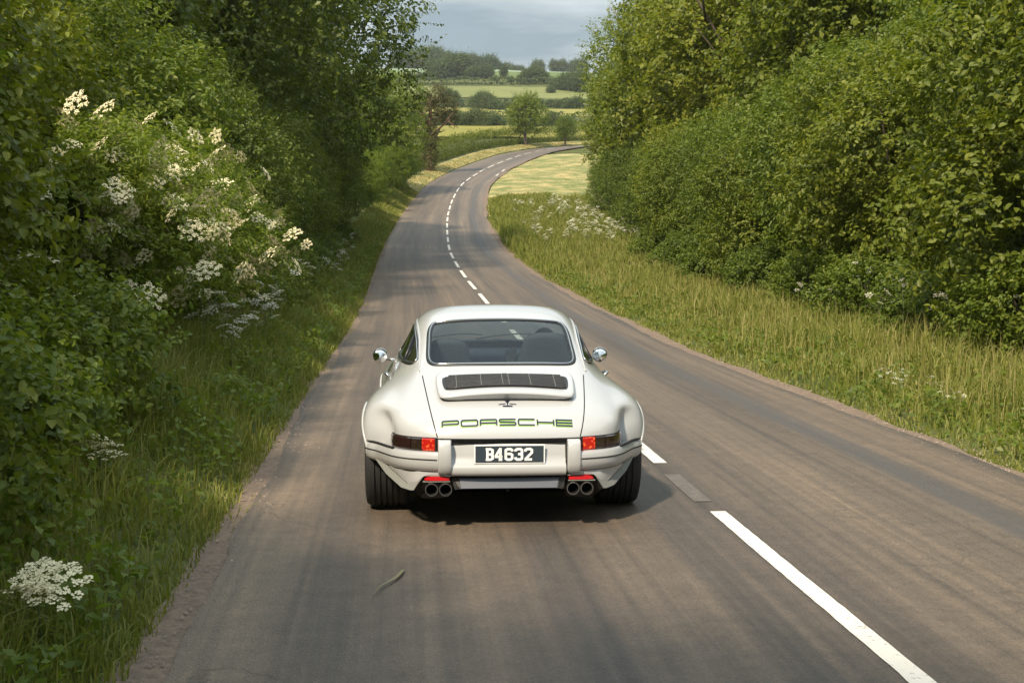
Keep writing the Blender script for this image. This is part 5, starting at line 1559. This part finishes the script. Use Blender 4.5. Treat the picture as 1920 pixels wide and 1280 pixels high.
grass("verge_grass", 120000, near(8.5, 112, 1.5), lambda r, n: LANE_R + .16 + 5.1 * r.random(n) ** 1.1,
      lambda lat, y, r: (.07 + .34 * np.clip((lat - LANE_R - .2) / 1.6, .03, 1.15)) * (.55 + .8 * r.random(len(lat))), wid, ML_GRASS, 82, "long green grass of the right verge")
grass("meadow_grass", 45000, near(48, 108, 1.0), lambda r, n: LANE_R + .4 + 8.0 * r.random(n),
      lambda lat, y, r: .55 * (.5 + .8 * r.random(len(lat))), wid, ML_GRASS, 83, "flowery meadow grass on the inside of the bend")
grass("mown_hay", 30000, near(96, 165, 1.0), lambda r, n: LANE_R + .35 + 8.5 * r.random(n),
      lambda lat, y, r: .07 * (.5 + .8 * r.random(len(lat))), lambda y: np.full(len(y), .10), ML_STRAW, 84, "pale mown hay on the inside of the bend", lean=1.8)
grass("dry_verge", 16000, near(84, 206, .9), lambda r, n: -LANE_L - .15 - 1.6 * r.random(n),
      lambda lat, y, r: .16 * (.5 + .8 * r.random(len(lat))), lambda y: np.full(len(y), .07), ML_STRAW, 85, "dry straw-coloured verge on the outside of the bend", lean=1.0)
grass("edge_grass", 16000, near(2.5, 70, 1.8), lambda r, n: -LANE_L + .03 - .30 * r.random(n),
      lambda lat, y, r: .06 + .10 * r.random(len(lat)), wid, ML_GRASS, 89, "short grass creeping over the left road edge", thin=.8)
grass("edge_grass", 12000, near(8.5, 70, 1.6), lambda r, n: LANE_R + .14 + .25 * r.random(n),
      lambda lat, y, r: .04 + .08 * r.random(len(lat)), wid, ML_GRASS, 90, "short grass creeping over the right road edge", thin=.9)
weeds("verge_weeds", 60000, near(2.2, 80, 1.8), lambda r, n: -LANE_L - .25 - 1.9 * r.random(n), .50, ML_BRIGHT, 87, "broad-leaved weeds among the grass of the left verge")
weeds("verge_weeds", 90000, near(8.5, 100, 1.5), lambda r, n: LANE_R + .45 + 4.9 * r.random(n), .42, ML_MID, 88, "broad-leaved weeds among the grass of the right verge")
# tall seeding stalks in the right verge
grass("seed_stalks", 5000, near(9, 75, 1.5), lambda r, n: LANE_R + .9 + 4.2 * r.random(n),
      lambda lat, y, r: .38 + .30 * r.random(len(lat)), lambda y: .45 * wid(y), ML_STRAW, 86, "tall pale seeding grass stalks in the right verge", lean=.3)

# ---- umbels in the verges
for y, lat, h, fs, lab in [
  (5.9, -3.50, .36, 3.0, "low hogweed with a broad cream head at the bottom left, nearest the camera"),
  (8.6, -3.90, .50, 2.2, "cream hogweed on the left verge, second from the camera"),
  (10.6, -4.75, .66, 1.9, "cream hogweed at the left edge, third from the camera"),
  (11.6, -4.95, .78, 1.7, "cream hogweed at the left edge, fourth from the camera"),
  (12.9, -5.15, 1.15, 1.5, "tall cream hogweed at the left edge, fifth from the camera"),
  (12.3, -5.30, 1.20, 1.5, "tall cream hogweed at the left edge, leftmost of them all")]:
    parsley(*atlat(y, lat), lab, "hogweed along the left verge", True, h / 1.15, fs=fs)
for i in range(9):
    parsley(*atlat(15.5 + i * .75 + random.random() * .6, -3.75 - .6 * random.random()), f"cow parsley with white heads on the left verge beside the car, {ORD[i]} from the camera", "cow parsley on the left beside the car", sc=.9, fs=1.4)
for i in range(16):
    parsley(*atlat(24 + i * 2.1 + random.random() * 1.5, -3.9 - .8 * random.random()), f"cow parsley with white heads on the left verge beyond the car, {ORD[i]} of the row", "cow parsley on the left beyond the car", sc=.9, fs=1.4)
for i in range(10):
    parsley(*atlat(17.5 + i * 1.15 + random.random(), 5.1 + 1.3 * random.random()), f"white cow parsley in front of the right hedgerow, {ORD[i]} from the camera", "cow parsley before the right hedgerow", sc=.95)
for i in range(8):
    parsley(*atlat(13.2 + i * .34 + random.random() * .3, 3.25 + .35 * random.random()), f"low white flowering umbel at the right edge of the road, {ORD[i]} from the camera", "white flowers at the right road edge", sc=.34)
for i in range(110):
    parsley(*atlat(60 + 40 * random.random(), 4.0 + 5.2 * random.random() ** .8), "white umbel among the meadow flowers on the inside of the bend", "white umbels in the meadow", sc=.9, fs=1.7)

# a bent yellow-green leaf lying in the lane
m = MB(); P = []
c0 = spline([(-.575, 7.25), (-.60, 7.05), (-.665, 6.85), (-.680, 6.62)], 12)
for i, (x, y) in enumerate(c0):
    w_ = .012 * math.sin(math.pi * min(1, (i + 1.2) / 12) ** .7) * (1 - i / 15); z = .051 + .006 * math.sin(i / 11 * 3.1)
    P.append([(x - w_, y, z + .004), (x, y, z), (x + w_, y, z + .004)])
tag(m.grid(P).build("fallen_leaf", pbr("leaf_yellow", (.17, .155, .075), .6), smooth=True), "bent yellow-green leaf lying on the road behind the car", "leaf")
# ================================================================== the valley beyond
def field(name, x0, x1, y0, y1, c0, c1, label, rows=0.0, skew=0.0, lift=.35):
    m, nt, b = new_mat(name + "_crop"); N, L = nt.nodes, nt.links
    ge = N.new("ShaderNodeNewGeometry")
    mp = N.new("ShaderNodeMapping"); mp.inputs['Scale'].default_value = (.05, .012, 1); mp.inputs['Rotation'].default_value = (0, 0, rows)
    L.new(ge.outputs['Position'], mp.inputs[0])
    n = N.new("ShaderNodeTexNoise"); n.inputs['Scale'].default_value = 1.0; n.inputs['Detail'].default_value = 8; n.inputs['Roughness'].default_value = .62
    L.new(mp.outputs[0], n.inputs['Vector'])
    r = N.new("ShaderNodeValToRGB"); r.color_ramp.elements[0].position = .3; r.color_ramp.elements[0].color = (*c0, 1)
    r.color_ramp.elements[1].position = .7; r.color_ramp.elements[1].color = (*c1, 1)
    L.new(n.outputs['Fac'], r.inputs[0]); L.new(r.outputs[0], b.inputs['Base Color'])
    b.inputs['Roughness'].default_value = .9; b.inputs['Specular IOR Level'].default_value = .1
    X = np.linspace(x0, x1, 50); Y = np.linspace(y0, y1, 30)
    GX_, GY_ = np.meshgrid(X, Y, indexing='ij'); GY_ = GY_ + skew * GX_
    Z = ground_z(GX_, GY_, lat=np.full(GX_.shape, 30.0) * np.where(GX_ > 0, 1, -1)) + lift
    i_, j_ = np.meshgrid(np.arange(49), np.arange(29), indexing='ij')
    f = np.stack([i_ * 30 + j_, (i_ + 1) * 30 + j_, (i_ + 1) * 30 + j_ + 1, i_ * 30 + j_ + 1], -1).reshape(-1, 4)
    return tag(mobj(name, npmesh(name, np.stack([GX_, GY_, Z], -1), f, m, smooth=True)), label, "field", kind="structure")
field("crop_field", -45, 60, 218, 300, (.16, .16, .035), (.24, .215, .05), "strip of yellow-green crop behind the far hedge", skew=.0)
field("pasture", -60, 80, 375, 432, (.19, .185, .05), (.28, .25, .075), "yellowish field between the valley trees", skew=.05)
field("pasture", -110, 30, 505, 575, (.12, .145, .05), (.20, .205, .075), "green field halfway up the far hill", skew=-.05)
field("pasture", -40, 110, 640, 745, (.085, .125, .04), (.13, .165, .055), "darker green field below the pale wheat on the far hill")
field("wheat_field", -220, 220, 748, 905, (.17, .23, .15), (.22, .28, .18), "pale blue-green wheat field along the top of the far hill")
field("stubble_strip", -95, -48, 735, 747, (.26, .19, .09), (.30, .22, .11), "thin tan strip at the foot of the pale wheat field")

def hay_strip(name, l0, l1, y0, y1, label):
    js = [j for j in range(len(road_c)) if y0 <= road_c[j, 1] <= y1]
    offs = np.linspace(l0, l1, 10)
    V = np.zeros((len(js), 10, 3))
    for a, j in enumerate(js):
        for b_, o in enumerate(offs):
            x, y = road_c[j] + road_n[j] * o
            V[a, b_] = (x, y, g(y) + bank(np.array([o]))[0] + .03)
    n, k = V.shape[:2]; i_, j_ = np.meshgrid(np.arange(n - 1), np.arange(k - 1), indexing='ij')
    f = np.stack([i_ * k + j_, i_ * k + j_ + 1, (i_ + 1) * k + j_ + 1, (i_ + 1) * k + j_], -1).reshape(-1, 4)
    return tag(mobj(name, npmesh(name, V, f, M_HAY, smooth=True)), label, "hay", kind="structure")
M_HAY, _nt, _b = new_mat("cut_hay")
_n1 = _nt.nodes.new("ShaderNodeTexNoise"); _n1.inputs['Scale'].default_value = .45; _n1.inputs['Detail'].default_value = 9; _n1.inputs['Roughness'].default_value = .65
_g1 = _nt.nodes.new("ShaderNodeNewGeometry"); _nt.links.new(_g1.outputs['Position'], _n1.inputs['Vector'])
_r1 = _nt.nodes.new("ShaderNodeValToRGB")
_r1.color_ramp.elements[0].position = .42; _r1.color_ramp.elements[0].color = (.13, .155, .04, 1)
_r1.color_ramp.elements[1].position = .60; _r1.color_ramp.elements[1].color = (.36, .29, .12, 1)
_nt.links.new(_n1.outputs['Fac'], _r1.inputs[0]); _nt.links.new(_r1.outputs[0], _b.inputs['Base Color']); _b.inputs['Roughness'].default_value = .95
hay_strip("hay_ground", LANE_R + .3, LANE_R + 10, 94, 172, "mown straw-coloured grass on the inside of the bend")
hay_strip("dry_verge_ground", -LANE_L - 2.3, -LANE_L - .15, 86, 210, "straw-coloured strip of verge on the outside of the bend")

FT = [make_tree('far_a', 11, 5.6, 5200, .75, ML_FAR, 91, zc=.52, rz=.48, lob=16, r0=.3, limbs=5, per=4, aspect=.8),
      make_tree('far_b', 12, 4.6, 4800, .72, ML_FAR, 92, zc=.55, rz=.46, lob=14, r0=.3, limbs=5, per=4, aspect=.8),
      make_tree('far_c', 9, 5.4, 5000, .72, ML_FAR, 93, zc=.48, rz=.50, lob=16, r0=.3, limbs=5, per=4, aspect=.8),
      make_tree('far_d', 12, 3.4, 4200, .66, ML_FAR, 94, zc=.50, rz=.49, lob=12, r0=.25, limbs=4, per=4, aspect=.8)]
def far_tree(px, y, v, sc, label, group, sxy=.86):
    """px: bearing of the tree as tan of the angle off the view axis (positive to the right)"""
    x = px * y
    e = place("valley_tree", FT[v], ("trunk", "crown"), x, y, (sc * sxy, sc * sxy, sc), label, "tree", group, random.random() * 6.28, dz=-.4)
    return e
PX = lambda p: (p - 960) / 2600
# skyline
sky_row = [(745, 1, 1.15), (757, 0, 1.2), (769, 1, 1.2), (780, 0, 1.25), (791, 1, 1.2), (800, 0, 1.3), (811, 0, 1.35), (822, 1, 1.3), (833, 0, 1.15)]
for i, (p, v, s) in enumerate(sky_row):
    far_tree(PX(p), 925 + random.random() * 14, v, s * (.78 + .42 * random.random()), f"tree in the left clump on the hill's skyline, {ORD[i]} from the left", "left clump on the skyline")
for i, (p, v, s) in enumerate([(856, 2, 1.1), (866, 0, 1.2), (877, 0, 1.3), (888, 1, 1.3), (898, 0, 1.25), (908, 0, 1.2), (918, 2, 1.2), (929, 2, 1.1), (940, 2, .9), (951, 2, .75), (962, 2, .65), (974, 2, .6)]):
    far_tree(PX(p), 925 + random.random() * 14, v, s * (.72 + .5 * random.random()), f"tree in the middle clump on the hill's skyline, {ORD[i]} from the left", "middle clump on the skyline")
for p, v, s, lab in [(1008, 0, .88, "rounded tree on the skyline, left of the three at the right"), (1039, 1, .85, "tree on the skyline, left one of a close pair"), (1052, 1, .86, "tree on the skyline, right one of a close pair"), (1075, 0, .9, "tree on the skyline beside the right-hand branches"), (1088, 0, 1.0, "skyline tree half hidden by the right-hand branches")]:
    far_tree(PX(p), 925, v, s, lab, None)
# wood in front of the wheat
for i, (p, y, v, s) in enumerate(sorted([(775, 640, 2, .5), (790, 640, 2, .55), (805, 640, 2, .6), (815, 650, 1, 1.05), (826, 645, 0, 1.0), (838, 640, 0, 1.15), (850, 650, 1, 1.35), (862, 648, 0, 1.35), (872, 645, 1, 1.2), (885, 640, 0, .7)])):
    far_tree(PX(p), y, v, s * .74, f"tree in the wood on the slope left of the wheat, {ORD[i]} from the left", "wood on the left of the far slope")
for p, y, v, s, lab in [(893, 640, 1, 0.45, "tree in front of the wheat, left of the rounded pair"), (905, 640, 0, 0.58, "rounded tree in front of the wheat, left of the lone narrow one"), (916, 640, 0, 0.56, "rounded tree touching its left neighbour in front of the wheat"), (945, 640, 3, 0.59, "lone narrow tree in front of the wheat"), (930, 620, 2, 0.30, "low bush at the foot of the lone narrow tree"), (958, 610, 2, 0.32, "low bush right of the lone narrow tree"), (978, 600, 2, 0.45, "left tree of the broad group below the wheat"), (992, 600, 0, 0.63, "broad tree in the middle of the group below the wheat"), (1006, 600, 0, 0.66, "tallest tree of the broad group below the wheat"), (1019, 600, 2, 0.58, "right tree of the broad group below the wheat"),
                        (1046, 560, 2, 0.58, "tree on the right slope, first from the group below the wheat"), (1060, 555, 0, 0.65, "tree on the right slope beside the road-side branches"), (1076, 550, 0, 0.72, "tall tree on the right slope against the branches"), (1090, 545, 0, 0.76, "right slope tree half behind the branches"), (1032, 540, 2, 0.36, "low bush at the left end of the right slope trees")]:
    far_tree(PX(p), y, v, s, lab, None)
# hedge-line trees across the middle fields
for i, (p, y, v, s) in enumerate(sorted([(775, 470, 2, 0.24), (792, 468, 2, 0.27), (812, 465, 2, 0.29), (838, 462, 0, 0.52), (850, 460, 0, 0.46), (862, 458, 2, 0.29)])):
    far_tree(PX(p), y, v, s, f"tree in the hedge line below the hill's green field, {ORD[i]} from the left", "hedge line on the left middle slope")
for i, (p, y, v, s) in enumerate(sorted([(893, 430, 0, 0.41), (905, 428, 0, 0.52), (915, 425, 0, 0.48), (926, 420, 2, 0.40), (940, 418, 2, 0.29), (948, 440, 2, 0.27), (968, 470, 2, 0.33), (980, 470, 2, 0.32), (1012, 455, 2, 0.32), (1030, 450, 2, 0.29), (1046, 445, 2, 0.32), (1062, 440, 2, 0.33), (1080, 440, 0, 0.37)])):
    far_tree(PX(p), y, v, s, f"tree in the line across the middle of the valley, {ORD[i]} from the left", "tree line across the valley middle")
for i, (p, y, v, s) in enumerate(sorted([(800, 300, 0, 0.23), (820, 300, 2, 0.23), (842, 305, 0, 0.30), (858, 310, 0, 0.34), (876, 300, 0, 0.30), (894, 300, 0, 0.40), (910, 298, 2, 0.31), (926, 300, 0, 0.30), (940, 305, 2, 0.22), (1020, 310, 2, 0.20), (1034, 312, 0, 0.31), (1050, 310, 0, 0.22), (1066, 305, 2, 0.24), (960, 320, 2, 0.15), (985, 320, 2, 0.20)])):
    far_tree(PX(p), y, v, s, f"tree in the belt just beyond the yellow-green crop, {ORD[i]} from the left", "tree belt beyond the crop strip")
# hedges dividing the fields
hedge("field_hedge", [(-120, 600), (-60, 596), (0, 592), (60, 588)], 3.0, 3.0, 5000, .8, ML_FAR, "dark hedge under the wood on the far slope", 95)
hedge("field_hedge", [(-70, 452), (-20, 448), (30, 452), (70, 458)], 2.6, 2.6, 5000, .7, ML_FAR, "dark hedge above the yellowish valley field", 96)
hedge("field_hedge", [(-60, 335), (-10, 340), (40, 338), (70, 335)], 2.6, 2.6, 5000, .6, ML_FAR, "hedge below the yellowish valley field", 97)

# ---- the air between: a thin even haze
hz_m = bpy.data.materials.new("haze_air"); hz_m.use_nodes = True
hn = hz_m.node_tree.nodes; hn.clear()
ho = hn.new("ShaderNodeOutputMaterial"); hv = hn.new("ShaderNodeVolumePrincipled")
hv.inputs['Color'].default_value = (.80, .88, .95, 1); hv.inputs['Density'].default_value = .00012; hv.inputs['Anisotropy'].default_value = 0.0
hz_m.node_tree.links.new(hv.outputs[0], ho.inputs['Volume'])
hb = MB().box((0, 1600, 40), (5300, 3800, 260)).build("haze", hz_m)
tag(hb, "thin pale blue haze lying over the valley", "haze", kind="stuff")
